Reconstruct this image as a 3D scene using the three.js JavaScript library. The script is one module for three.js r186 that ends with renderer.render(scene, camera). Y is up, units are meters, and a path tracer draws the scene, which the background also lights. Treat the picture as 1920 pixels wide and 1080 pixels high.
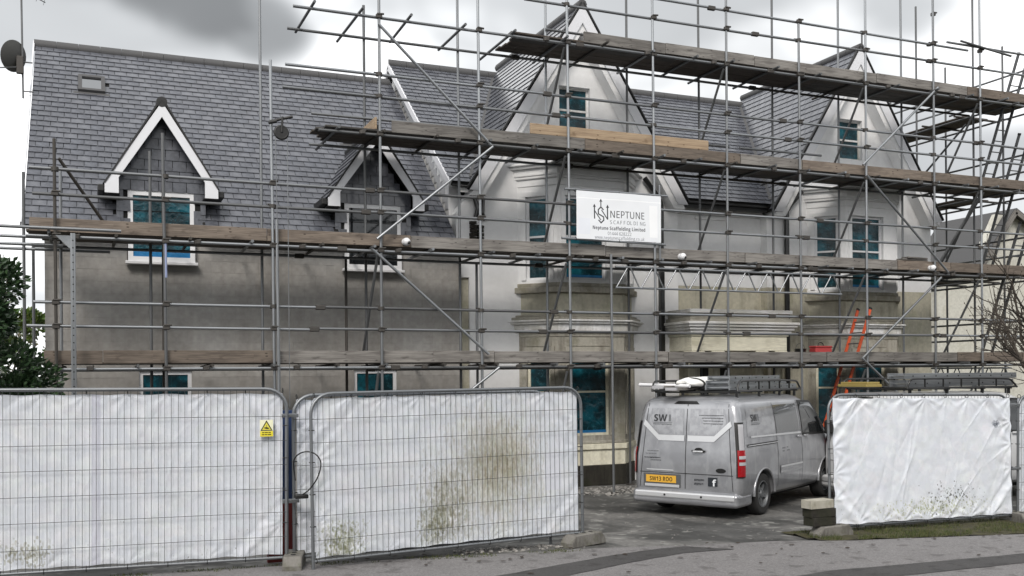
import * as THREE from 'three';
import { mergeGeometries } from 'three/addons/utils/BufferGeometryUtils.js';
import { RoundedBoxGeometry } from 'three/addons/geometries/RoundedBoxGeometry.js';
import { Brush, Evaluator, SUBTRACTION } from 'three-bvh-csg';

// ---------------------------------------------------------------- camera, sky, sun, exposure
const scene = new THREE.Scene();
const rad = Math.PI / 180;
const camera = new THREE.PerspectiveCamera(2 * Math.atan(540 / 1850) / rad, 16 / 9, 0.1, 600);
camera.position.set(0, 2.45, 18);
camera.rotation.order = 'YXZ';
camera.rotation.set(0, -23 * rad, -0.5 * rad);
camera.setViewOffset(1920, 1080, 0, -165, 1920, 1080);      // level camera with a raised lens
camera.updateProjectionMatrix();

const renderer = new THREE.WebGLRenderer();
renderer.toneMapping = THREE.LinearToneMapping;
renderer.toneMappingExposure = 1.55;
renderer.shadowMap.enabled = true;

// seeded random and tiling noise
function rngOf(seed) { let a = seed >>> 0; return () => { a = (a + 0x6D2B79F5) >>> 0; let t = a; t = Math.imul(t ^ (t >>> 15), t | 1); t ^= t + Math.imul(t ^ (t >>> 7), t | 61); return ((t ^ (t >>> 14)) >>> 0) / 4294967296; }; }
const rnd = rngOf(7);
const rr = (a, b) => a + (b - a) * rnd();
function hash(x, y, z, s) { let h = Math.imul(x, 374761393) ^ Math.imul(y, 668265263) ^ Math.imul(z, 2147483647) ^ Math.imul(s, 1274126177); h = Math.imul(h ^ (h >>> 13), 1274126177); h ^= h >>> 16; return (h >>> 0) / 4294967296; }
const sm = (t) => t * t * (3 - 2 * t), lerp = (a, b, t) => a + (b - a) * t, clamp = (x, a = 0, b = 1) => Math.min(b, Math.max(a, x));
const step = (a, b, x) => sm(clamp((x - a) / (b - a)));
function vn(x, y, per, s) {
  const xi = Math.floor(x), yi = Math.floor(y), fx = sm(x - xi), fy = sm(y - yi), w = (i) => ((i % per) + per) % per;
  return lerp(lerp(hash(w(xi), w(yi), 0, s), hash(w(xi + 1), w(yi), 0, s), fx), lerp(hash(w(xi), w(yi + 1), 0, s), hash(w(xi + 1), w(yi + 1), 0, s), fx), fy);
}
function fbm(u, v, per, oct, s) { let a = 0, amp = 0.5, tot = 0, p = per; for (let i = 0; i < oct; i++) { a += amp * vn(u * p, v * p, p, s + i); tot += amp; amp *= 0.55; p *= 2; } return a / tot; }
function vn3(x, y, z, s) {
  const xi = Math.floor(x), yi = Math.floor(y), zi = Math.floor(z), fx = sm(x - xi), fy = sm(y - yi), fz = sm(z - zi), q = (i, j, k) => hash(xi + i, yi + j, zi + k, s);
  return lerp(lerp(lerp(q(0, 0, 0), q(1, 0, 0), fx), lerp(q(0, 1, 0), q(1, 1, 0), fx), fy), lerp(lerp(q(0, 0, 1), q(1, 0, 1), fx), lerp(q(0, 1, 1), q(1, 1, 1), fx), fy), fz);
}
function fbm3(x, y, z, oct, s) { let a = 0, amp = 0.5, tot = 0; for (let i = 0; i < oct; i++) { a += amp * vn3(x, y, z, s + i); tot += amp; amp *= 0.52; x *= 2.03; y *= 2.03; z *= 2.03; } return a / tot; }

// broken overcast: bright thin cloud with darker grey banks
function makeSky() {
  const W = 768, H = 384, data = new Float32Array(W * H * 4);
  const grey = [[0.0, 0.37, 0.09, 0.04, 0.9], [0.08, 0.352, 0.09, 0.048, 0.97], [0.155, 0.335, 0.055, 0.036, 0.9], [0.245, 0.27, 0.025, 0.02, 0.35]];        // the grey bank over the left roof: azimuth, elevation, radii
  for (let j = 0; j < H; j++) for (let i = 0; i < W; i++) {
    const th = ((j + 0.5) / H - 0.5) * Math.PI, ph = ((i + 0.5) / W - 0.5) * 2 * Math.PI;
    const y = Math.sin(th), x = Math.cos(ph) * Math.cos(th), z = Math.sin(ph) * Math.cos(th);
    const k = 1 / (Math.max(y, 0) + 0.22), px = x * k, pz = z * k;
    const n = fbm3(px * 1.5 + 3.1, y * 2.5, pz * 1.5 + 1.7, 6, 11), n2 = fbm3(px * 3.4 + 9, y * 6, pz * 3.4, 5, 31);
    const az = Math.atan2(x, -z);
    let bank = 0;
    for (const [a, e, ra, re, s] of grey) { const d = ((az - a) / ra) ** 2 + ((th - e) / re) ** 2; bank = Math.max(bank, s * step(2.3, 0.5, d + (n2 - 0.5) * 2.6)); }
    const broad = step(0.40, 0.60, n * 0.55 + n2 * 0.45 + 0.09 * step(0.3, 0.62, az) - 0.05);
    const cover = clamp(Math.max(bank, 0.74 * broad));
    const L = lerp(1.15, 0.16, cover) * (0.78 + 0.42 * n2);
    const o = (j * W + i) * 4, g = y < -0.02 ? 0.16 : 1;
    data[o] = L * lerp(1.0, 0.94, cover) * g; data[o + 1] = L * lerp(1.0, 0.985, cover) * g; data[o + 2] = L * lerp(1.0, 1.03, cover) * g; data[o + 3] = 1;
  }
  const t = new THREE.DataTexture(data, W, H, THREE.RGBAFormat, THREE.FloatType);
  t.mapping = THREE.EquirectangularReflectionMapping; t.magFilter = t.minFilter = THREE.LinearFilter; t.needsUpdate = true;
  return t;
}
scene.background = makeSky();
scene.environment = scene.background;

const sun = new THREE.DirectionalLight(0xfff8f0, 1.5);
sun.position.set(-7, 29, 26); sun.target.position.set(8, 3, 0); sun.castShadow = true; sun.shadow.radius = 38;
Object.assign(sun.shadow.camera, { left: -30, right: 30, top: 30, bottom: -30, near: 1, far: 120 });
sun.shadow.mapSize.set(2048, 2048);
scene.add(sun, sun.target);

// ---------------------------------------------------------------- helpers
const V = (x, y, z) => new THREE.Vector3(x, y, z);
const used = new Map();
function numbered(n) { const c = used.get(n) ?? 0; used.set(n, c + 1); return c ? `${n}_${String(c).padStart(3, '0')}` : n; }
function tag(o, label, category, group) { o.userData.label = label; o.userData.category = category; if (group) o.userData.group = group; return o; }
function thing(name, label, category, [x, y, z] = [0, 0, 0], turn = 0, group) { const o = new THREE.Group(); o.name = numbered(name); scene.add(o); o.position.set(x, y, z); o.rotation.y = turn; return tag(o, label, category, group); }
function part(name, geo, mat, parent) { const m = new THREE.Mesh(geo, mat); m.name = parent === scene ? numbered(name) : name; m.castShadow = m.receiveShadow = true; parent.add(m); return m; }
function solo(name, geo, mat, label, category, group) { return tag(part(name, geo, mat, scene), label, category, group); }
function struct(name, geo, mat) { const m = part(name, geo, mat, scene); m.userData.kind = 'structure'; return m; }
function stuff(m) { m.userData.kind = 'stuff'; return m; }
// uv in metres by the way a face points
function uvBox(g, s = 1, ou = 0, ov = 0) {
  if (g.index) g = g.toNonIndexed();
  const p = g.attributes.position, n = g.attributes.normal, uv = new Float32Array(p.count * 2);
  for (let i = 0; i < p.count; i++) {
    const ax = Math.abs(n.getX(i)), ay = Math.abs(n.getY(i)), az = Math.abs(n.getZ(i));
    const a = ax > ay && ax > az ? [p.getZ(i), p.getY(i)] : ay > az ? [p.getX(i), p.getZ(i)] : [p.getX(i), p.getY(i)];
    uv[i * 2] = a[0] / s + ou; uv[i * 2 + 1] = a[1] / s + ov;
  }
  g.setAttribute('uv', new THREE.BufferAttribute(uv, 2)); return g;
}
const box = (x0, x1, y0, y1, z0, z1, s = 1) => uvBox(new THREE.BoxGeometry(x1 - x0, y1 - y0, z1 - z0).translate((x0 + x1) / 2, (y0 + y1) / 2, (z0 + z1) / 2), s);
function rbox(x0, x1, y0, y1, z0, z1, r = 0.01, seg = 1) { return new RoundedBoxGeometry(x1 - x0, y1 - y0, z1 - z0, seg, r).translate((x0 + x1) / 2, (y0 + y1) / 2, (z0 + z1) / 2); }
const clean = (gs) => gs.map((g) => { g = g.index ? g.toNonIndexed() : g; for (const k of Object.keys(g.attributes)) if (!['position', 'normal', 'uv'].includes(k)) g.deleteAttribute(k); if (!g.attributes.uv) uvBox(g); return g; });
const join = (...gs) => mergeGeometries(clean(gs.flat()));
const unitTube = new Map();
function alignTo(o, a, b) { o.position.copy(a).add(b).multiplyScalar(0.5); o.quaternion.setFromUnitVectors(V(0, 1, 0), b.clone().sub(a).normalize()); }
function tube(name, a, b, r, mat, parent, seg = 10) {
  const k = r + '_' + seg; if (!unitTube.has(k)) unitTube.set(k, new THREE.CylinderGeometry(r, r, 1, seg));
  const m = part(name, unitTube.get(k), mat, parent); alignTo(m, a, b); m.scale.y = a.distanceTo(b); return m;
}
function tubeGeo(a, b, r, seg = 8) { const g = new THREE.CylinderGeometry(r, r, a.distanceTo(b), seg), o = new THREE.Object3D(); alignTo(o, a, b); o.updateMatrix(); return g.applyMatrix4(o.matrix); }
function barGeo(a, b, w, h, up = V(0, 1, 0)) {    // rectangular bar from a to b, w across, h along up
  const d = b.clone().sub(a), L = d.length(); d.normalize(); const s = d.clone().cross(up).normalize(), u = s.clone().cross(d);
  const m = new THREE.Matrix4().makeBasis(d, u, s).setPosition(a.clone().add(b).multiplyScalar(0.5));
  return uvBox(new THREE.BoxGeometry(L, h, w)).applyMatrix4(m);
}
function extr(pts, depth, holes = [], bevel = 0) {
  const sh = new THREE.Shape(pts.map(([x, y]) => new THREE.Vector2(x, y)));
  for (const h of holes) sh.holes.push(new THREE.Path(h.map(([x, y]) => new THREE.Vector2(x, y))));
  return new THREE.ExtrudeGeometry(sh, { depth, bevelEnabled: bevel > 0, bevelSize: bevel, bevelThickness: bevel, bevelSegments: 1, curveSegments: 12 });
}
const rect = (x0, x1, y0, y1) => [[x0, y0], [x1, y0], [x1, y1], [x0, y1]];

// ---------------------------------------------------------------- textures and materials
function tex(size, fn, srgb = true, h = size) {
  const d = new Uint8Array(size * h * 4);
  for (let j = 0; j < h; j++) for (let i = 0; i < size; i++) { const c = fn((i + 0.5) / size, (j + 0.5) / h), o = (j * size + i) * 4; d[o] = 255 * clamp(c[0]); d[o + 1] = 255 * clamp(c[1] ?? c[0]); d[o + 2] = 255 * clamp(c[2] ?? c[0]); d[o + 3] = 255; }
  const t = new THREE.DataTexture(d, size, h); t.wrapS = t.wrapT = THREE.RepeatWrapping; t.magFilter = THREE.LinearFilter; t.minFilter = THREE.LinearMipmapLinearFilter; t.generateMipmaps = true;
  if (srgb) t.colorSpace = THREE.SRGBColorSpace; t.needsUpdate = true; return t;
}
const rep = (t, s, s2 = s) => { const c = t.clone(); c.repeat.set(1 / s, 1 / s2); c.needsUpdate = true; return c; };
const std = (o) => new THREE.MeshStandardMaterial(o), phy = (o) => new THREE.MeshPhysicalMaterial(o);
const lin = (r, g = r, b = r) => new THREE.Color().setRGB(r, g, b);
const mixc = (a, b, t) => [lerp(a[0], b[0], t), lerp(a[1], b[1], t), lerp(a[2], b[2], t)];

const tGrain = tex(256, (u, v) => { const n = fbm(u, v, 16, 4, 5); return [0.35 + 0.6 * n]; }, false);
const tFine = tex(512, (u, v) => [0.3 * fbm(u, v, 8, 4, 15) + 0.7 * vn(u * 200, v * 200, 200, 61)], false);
const woodTex = (a, b, dark, s) => tex(512, (u, v) => {
  const w = v + 0.018 * fbm(u, v, 4, 3, s) + 0.01 * Math.sin(u * 6.283 * 2 + s);
  let g = 0.55 * fbm(u * 0.12 + 0.3, w, 40, 3, s) + 0.45 * fbm(u, v, 5, 4, s + 9);
  let c = mixc(a, b, step(0.3, 0.7, g));
  for (let k = 0; k < 4; k++) { const kx = hash(k, 3, 1, s), ky = hash(k, 5, 2, s); let dx = Math.abs(u - kx); dx = Math.min(dx, 1 - dx); const dd = Math.hypot(dx * 3, v - ky); if (dd < 0.06) c = mixc(c, dark, 0.8 * step(0.06, 0.02, dd)); }
  const st = step(0.62, 0.8, fbm(u, v * 0.4, 6, 4, s + 20)); return mixc(c, dark, 0.45 * st);
});
const tWoodGrey = woodTex([0.42, 0.405, 0.39], [0.60, 0.585, 0.565], [0.23, 0.215, 0.205], 3);
const tWoodBrown = woodTex([0.42, 0.38, 0.345], [0.58, 0.53, 0.48], [0.24, 0.2, 0.175], 8);
const tWoodNew = woodTex([0.58, 0.5, 0.41], [0.72, 0.635, 0.53], [0.38, 0.3, 0.22], 13);
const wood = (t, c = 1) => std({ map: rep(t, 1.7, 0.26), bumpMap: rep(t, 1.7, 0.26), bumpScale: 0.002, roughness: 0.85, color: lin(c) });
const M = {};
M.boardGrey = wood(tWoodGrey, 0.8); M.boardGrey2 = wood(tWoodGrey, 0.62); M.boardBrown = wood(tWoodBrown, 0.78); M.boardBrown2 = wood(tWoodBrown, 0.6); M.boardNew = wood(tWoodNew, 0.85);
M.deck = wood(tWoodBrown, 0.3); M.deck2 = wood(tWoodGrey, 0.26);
const steelTex = tex(256, (u, v) => { const n = fbm(u, v, 6, 5, 41); return mixc([0.62, 0.63, 0.64], [0.86, 0.87, 0.88], n); });
const steel = (c, rough, metal) => std({ color: c, map: steelTex, roughness: rough, metalness: metal });
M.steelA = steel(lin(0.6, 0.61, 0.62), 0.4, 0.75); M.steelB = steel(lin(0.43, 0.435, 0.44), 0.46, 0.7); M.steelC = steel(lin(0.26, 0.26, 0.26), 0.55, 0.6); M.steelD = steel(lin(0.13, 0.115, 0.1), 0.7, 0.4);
M.coupler = std({ color: lin(0.07, 0.065, 0.06), roughness: 0.6, metalness: 0.5 });
M.ally = steel(lin(0.62, 0.63, 0.64), 0.38, 0.85);
M.slate = std({ vertexColors: true, map: tex(256, (u, v) => { const n = fbm(u, v, 8, 5, 71); return [0.72 + 0.4 * n, 0.72 + 0.4 * n, 0.73 + 0.4 * n]; }), roughness: 0.2, bumpMap: tGrain, bumpScale: 0.0006 });
M.felt = std({ color: lin(0.012), roughness: 0.95 });
M.ridge = std({ color: lin(0.07, 0.07, 0.072), roughness: 0.7, bumpMap: tGrain, bumpScale: 0.002 });
M.lead = std({ color: lin(0.5, 0.51, 0.53), roughness: 0.6, metalness: 0.1, bumpMap: tGrain, bumpScale: 0.004 });
M.white = std({ color: lin(0.86, 0.865, 0.87), map: rep(tex(512, (u, v) => { const n = fbm(u, v, 5, 5, 81), f = fbm(u, v, 40, 2, 83); const k = 0.93 + 0.06 * n + 0.03 * f; return [k, k, k]; }), 3), roughness: 0.9, bumpMap: rep(tFine, 1), bumpScale: 0.002 });
M.upvc = phy({ color: lin(0.74, 0.745, 0.76), roughness: 0.35, clearcoat: 0.2 });
M.barge = std({ color: lin(0.7, 0.71, 0.74), roughness: 0.55 });
const stainTex = (base, stain, green, s) => tex(1024, (u, v) => {
  const n = fbm(u, v, 4, 6, s), f = fbm(u, v, 60, 2, s + 7), runs = fbm(u * 1, v * 0.12, 36, 3, s + 17);
  let c = mixc(base, stain, 0.75 * step(0.42, 0.72, 0.65 * n + 0.35 * runs)); c = mixc(c, green, 0.55 * step(0.56, 0.74, fbm(u, v, 6, 5, s + 27)));
  const k = 0.94 + 0.12 * f; return [c[0] * k, c[1] * k, c[2] * k];
});
M.cream = std({ map: rep(stainTex([0.73, 0.715, 0.65], [0.58, 0.56, 0.50], [0.60, 0.60, 0.49], 101), 3.2), roughness: 0.92, bumpMap: rep(tFine, 0.8), bumpScale: 0.004 });
M.creamPale = std({ map: rep(stainTex([0.88, 0.865, 0.79], [0.76, 0.74, 0.66], [0.74, 0.725, 0.63], 151), 3.2), roughness: 0.9, bumpMap: rep(tFine, 0.8), bumpScale: 0.003 });
M.oldWhite = std({ map: rep(stainTex([0.93, 0.93, 0.93], [0.80, 0.79, 0.765], [0.74, 0.73, 0.69], 161), 2.6), roughness: 0.85, bumpMap: rep(tFine, 0.8), bumpScale: 0.003 });
M.stone = std({ map: rep(stainTex([0.68, 0.665, 0.62], [0.50, 0.48, 0.44], [0.52, 0.51, 0.44], 171), 2.4), roughness: 0.92, bumpMap: rep(tFine, 0.7), bumpScale: 0.005 });
const tBare = stainTex([0.635, 0.625, 0.61], [0.58, 0.565, 0.545], [0.67, 0.665, 0.655], 201);
M.block = [1, 0.97, 0.94].map((k) => std({ map: rep(tBare, 4.2), color: lin(k), roughness: 0.95, bumpMap: rep(tFine, 0.6), bumpScale: 0.004 }));
M.mortar = std({ map: rep(tBare, 4.2), color: lin(0.85), roughness: 0.95 });
M.plinth = std({ map: rep(stainTex([0.23, 0.22, 0.19], [0.13, 0.12, 0.1], [0.16, 0.17, 0.1], 231), 2), roughness: 0.95, bumpMap: rep(tFine, 0.5), bumpScale: 0.01 });
const filmTex = tex(512, (u, v) => {
  const n = fbm(u, v, 4, 5, 301), r = Math.abs(fbm(u, v, 9, 4, 311) - 0.5) * 2; let c = mixc([0.01, 0.15, 0.18], [0.05, 0.37, 0.43], step(0.3, 0.75, n)); c = mixc(c, [0.30, 0.5, 0.55], 0.5 * step(0.06, 0.0, r)); return c;
});
const filmBump = tex(256, (u, v) => [Math.abs(fbm(u, v, 7, 4, 311) - 0.5) * 2], false);
M.film = phy({ map: filmTex, roughness: 0.3, bumpMap: filmBump, bumpScale: 0.014 });
M.filmDark = M.film;
M.filmBlue = phy({ color: lin(0.02, 0.16, 0.36), roughness: 0.3, bumpMap: filmBump, bumpScale: 0.01 });
M.glassDark = phy({ color: lin(0.012, 0.014, 0.016), roughness: 0.06, bumpMap: filmBump, bumpScale: 0.002, clearcoat: 1, clearcoatRoughness: 0.04 });
M.glassSky = phy({ color: lin(0.55), roughness: 0.06, metalness: 1 });
M.black = std({ color: lin(0.012), roughness: 0.5 }); M.blackGloss = phy({ color: lin(0.01), roughness: 0.3, clearcoat: 0.3 });
M.dark = std({ color: lin(0.02), roughness: 0.9 });
M.rubber = std({ color: lin(0.018), roughness: 0.85, bumpMap: tGrain, bumpScale: 0.002 });

// ---------------------------------------------------------------- the ground
const sPts = [[-8, 0.24], [-2, 0.22], [2.1, 0.19], [4, 0.17], [6.1, 0.15], [8, 0.08], [10, 0.04], [14, -0.03], [30, -0.1]];
const ePts = [[-8, 5.6], [-1, 5.75], [2.4, 6.05], [5.2, 6.35], [7.6, 6.5], [8.9, 6.55], [10, 6.85], [13, 7.3], [24, 8.2]];
const pw = (P, x) => { if (x <= P[0][0]) return P[0][1]; for (let i = 1; i < P.length; i++) if (x <= P[i][0]) return lerp(P[i - 1][1], P[i][1], (x - P[i - 1][0]) / (P[i][0] - P[i - 1][0])); return P[P.length - 1][1]; };
const gh = (x, z) => pw(sPts, x) * step(4.1, 6.1, z);
function sheet(x0, x1, z0f, z1f, nx, nz, lift, rough = 0) {
  const g = new THREE.PlaneGeometry(1, 1, nx, nz), p = g.attributes.position, uv = g.attributes.uv;
  for (let i = 0; i < p.count; i++) { const u = p.getX(i) + 0.5, v = 0.5 - p.getY(i), x = lerp(x0, x1, u), z = lerp(z0f(x), z1f(x), v); p.setXYZ(i, x, gh(x, z) + lift + rough * (fbm(x * 0.11 + 9, z * 0.11 + 9, 64, 3, 5) - 0.5), z); uv.setXY(i, x, z); }
  g.computeVertexNormals(); return g;
}
M.earth = std({ map: rep(tex(512, (u, v) => { const n = fbm(u, v, 6, 5, 401); return mixc([0.2, 0.19, 0.14], [0.33, 0.34, 0.22], n); }), 5), roughness: 1 });
const tPave = tex(1024, (u, v) => { const n = fbm(u, v, 5, 5, 411), g = vn(u * 260, v * 260, 260, 421), g2 = vn(u * 130, v * 130, 130, 431), p = fbm(u, v, 12, 4, 441); let c = mixc([0.33, 0.325, 0.325], [0.55, 0.54, 0.54], 0.45 * g + 0.35 * g2 + 0.2 * n); return mixc(c, [0.25, 0.24, 0.235], 0.4 * step(0.55, 0.72, p)); });
M.pave = std({ map: rep(tPave, 2.3), roughness: 0.92, bumpMap: rep(tPave, 2.3), bumpScale: 0.006 });
const tDrive = tex(1024, (u, v) => { const n = fbm(u, v, 4, 6, 451), f = fbm(u, v, 80, 2, 461), st = fbm(u, v * 0.6, 7, 5, 471), w = fbm(u, v, 22, 3, 481); let c = mixc([0.26, 0.26, 0.255], [0.43, 0.425, 0.415], step(0.25, 0.75, n)); c = mixc(c, [0.17, 0.17, 0.165], 0.55 * step(0.55, 0.7, st)); c = mixc(c, [0.6, 0.6, 0.58], 0.55 * step(0.66, 0.74, w)); const k = 0.85 + 0.3 * f; return [c[0] * k, c[1] * k, c[2] * k]; });
M.drive = std({ map: rep(tDrive, 4.5), roughness: 0.72, bumpMap: rep(tDrive, 4.5), bumpScale: 0.006 });
M.patch = std({ map: rep(tPave, 1.9), color: lin(0.3), roughness: 0.9, bumpMap: rep(tPave, 1.9), bumpScale: 0.005 });
struct('ground', new THREE.CircleGeometry(280, 48).rotateX(-Math.PI / 2).translate(10, -0.16, -20), M.earth);
struct('driveway', sheet(-9, 27, () => -3.2, (x) => pw(ePts, x) + 0.3, 144, 60, 0, 0.03), M.drive);
struct('pavement', sheet(-9, 27, (x) => pw(ePts, x), () => 10.6, 144, 40, 0.012), M.pave);
struct('kerb', box(-30, 60, -0.3, -0.0, 10.6, 10.75).translate(0, 0.02, 0), M.pave);
struct('road', new THREE.PlaneGeometry(120, 8.4).rotateX(-Math.PI / 2).translate(10, -0.12, 14.95), std({ map: rep(tPave, 0.4), color: lin(0.2), roughness: 0.9 }));
const wob = (x, k) => 0.05 * (fbm(x * 0.07 + 3, k * 0.13, 64, 4, 19) - 0.5);
const s1a = [[2.2, 8.33], [4.98, 7.35], [6.95, 6.66], [7.36, 6.58], [7.9, 6.95]], s1b = [[2.2, 9.05], [5.5, 7.7], [7.02, 7.07], [7.9, 6.97]], s2a = [[4.6, 9.5], [8.1, 8.64], [11.3, 8.58], [15, 8.5]], s2b = [[4.6, 10.1], [8.1, 9.2], [10.8, 9.08], [15, 9.0]];
struct('tarmac_repair', sheet(2.2, 7.9, (x) => pw(s1a, x) + wob(x, 1), (x) => pw(s1b, x) + wob(x, 2), 60, 6, 0.018), M.patch);
struct('tarmac_repair', sheet(4.6, 15, (x) => pw(s2a, x) + wob(x, 3), (x) => pw(s2b, x) + wob(x, 4), 80, 6, 0.018), M.patch);
// ---------------------------------------------------------------- slates
const slateTones = [[0.124, 0.13, 0.146], [0.133, 0.139, 0.155], [0.114, 0.12, 0.136], [0.127, 0.132, 0.147], [0.14, 0.146, 0.162], [0.118, 0.125, 0.142]];
function paint(g, c) { const n = g.attributes.position.count, a = new Float32Array(n * 3); for (let i = 0; i < n; i++) a.set(c, i * 3); g.setAttribute('color', new THREE.BufferAttribute(a, 3)); return g; }
const SW = 0.25, SE = 0.2;
const slateGeo = slateTones.map((c, i) => { const g = new THREE.BoxGeometry(SW - 0.011, 0.27, 0.006); const uv = g.attributes.uv; for (let k = 0; k < uv.count; k++) uv.setXY(k, uv.getX(k) * 0.3 + i * 0.17, uv.getY(k) * 0.3 + i * 0.31); return paint(g, c); });
// slates laid in courses on a plane: O is the eave corner, U along the eave, S up the slope, N outward
function layout(O, U, S, W, L, skip = () => false, jit = 1) {
  const N = U.clone().cross(S).normalize(), out = [], Q = new THREE.Quaternion().setFromRotationMatrix(new THREE.Matrix4().makeBasis(U, S, N)).multiply(new THREE.Quaternion().setFromAxisAngle(V(1, 0, 0), -0.08));
  const rows = Math.round(L / SE), cols = Math.ceil(W / SW);
  for (let r = 0; r < rows; r++) for (let c = -1; c <= cols; c++) {
    let x = (c + 0.5 + (r % 2 ? 0.5 : 0)) * SW, w = 1;
    const a = Math.max(x - SW / 2, 0), b = Math.min(x + SW / 2, W); if (b - a < 0.06) continue; w = (b - a) / SW; x = (a + b) / 2;
    const p = O.clone().addScaledVector(U, x).addScaledVector(S, (r + 0.5) * SE + 0.03).addScaledVector(N, 0.022);
    if (skip(p)) continue;
    const q = Q.clone().multiply(new THREE.Quaternion().setFromEuler(new THREE.Euler(rr(-0.006, 0.006) * jit, 0, rr(-0.008, 0.008) * jit)));
    out.push({ p, q, w, tone: Math.floor(rnd() * slateTones.length), d: p.distanceTo(camera.position) });
  }
  return out;
}
function addSlates(list, parent, max, name = 'slate') {   // the nearest ones singly, the rest joined into one part
  const L = [...list].sort((a, b) => a.d - b.d), rest = [];
  L.forEach((s, i) => {
    if (i < max) { const m = part(name, slateGeo[s.tone], M.slate, parent); m.position.copy(s.p); m.quaternion.copy(s.q); m.scale.x = s.w; }
    else { const g = slateGeo[s.tone].clone().toNonIndexed(); g.applyMatrix4(new THREE.Matrix4().compose(s.p, s.q, V(s.w, 1, 1))); rest.push(g); }
  });
  if (rest.length) stuff(part('slate_courses', mergeGeometries(rest), M.slate, parent));
}
function slab(pts, mat, name, parent, t = 0.05) { // a flat roof board from four corners (counter-clockwise seen from above)
  const [a, b, c, d] = pts, n = b.clone().sub(a).cross(d.clone().sub(a)).normalize().multiplyScalar(-t), P = [a, b, c, d, ...[a, b, c, d].map((p) => p.clone().add(n))], F = [[0, 1, 2, 3], [7, 6, 5, 4], [0, 4, 5, 1], [1, 5, 6, 2], [2, 6, 7, 3], [3, 7, 4, 0]], v = [];
  for (const [i, j, k, l] of F) for (const q of [i, j, k, i, k, l]) v.push(P[q].x, P[q].y, P[q].z);
  const g = new THREE.BufferGeometry(); g.setAttribute('position', new THREE.Float32BufferAttribute(v, 3)); g.computeVertexNormals(); return part(name, uvBox(g), mat, parent);
}
// a window: frame with mullions, panes as children
function windowUnit(parent, x0, x1, y0, y1, z, o = {}) {
  const f = o.f ?? 0.06, fm = o.frame ?? M.upvc, gs = [box(x0, x0 + f, y0, y1, z - 0.07, z), box(x1 - f, x1, y0, y1, z - 0.07, z), box(x0 + f, x1 - f, y0, y0 + f, z - 0.07, z), box(x0 + f, x1 - f, y1 - f, y1, z - 0.07, z)];
  const bars = o.bars ?? []; for (const yb of bars) gs.push(box(x0 + f, x1 - f, yb - 0.022, yb + 0.022, z - 0.062, z - 0.006));
  const w = part('window', join(gs), fm, parent); if (o.m) { w.applyMatrix4(o.m); }
  const ys = [y0 + f, ...bars, y1 - f];
  for (let i = 0; i + 1 < ys.length; i++) {
    const a = ys[i] + (i ? 0.022 : 0), b = ys[i + 1] - (i + 2 < ys.length ? 0.022 : 0), g = box(x0 + f, x1 - f, a, b, z - 0.045, z - 0.03); const uv = g.attributes.uv; const ou = rnd(), ov = rnd(); for (let k = 0; k < uv.count; k++) uv.setXY(k, uv.getX(k) * 0.8 + ou, uv.getY(k) * 0.8 + ov);
    part('pane', g, o.pane ?? M.film, w);
  }
  if (o.film) part('film_band', box(x0 + f, x1 - f, y0 + f, y0 + f + o.film, z - 0.03, z - 0.022), M.filmBlue, w);
  if (o.sill) part('sill', rbox(x0 - 0.05, x1 + 0.05, y0 - 0.06, y0, z - 0.07, z + 0.07, 0.012), fm, w);
  return w;
}

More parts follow.
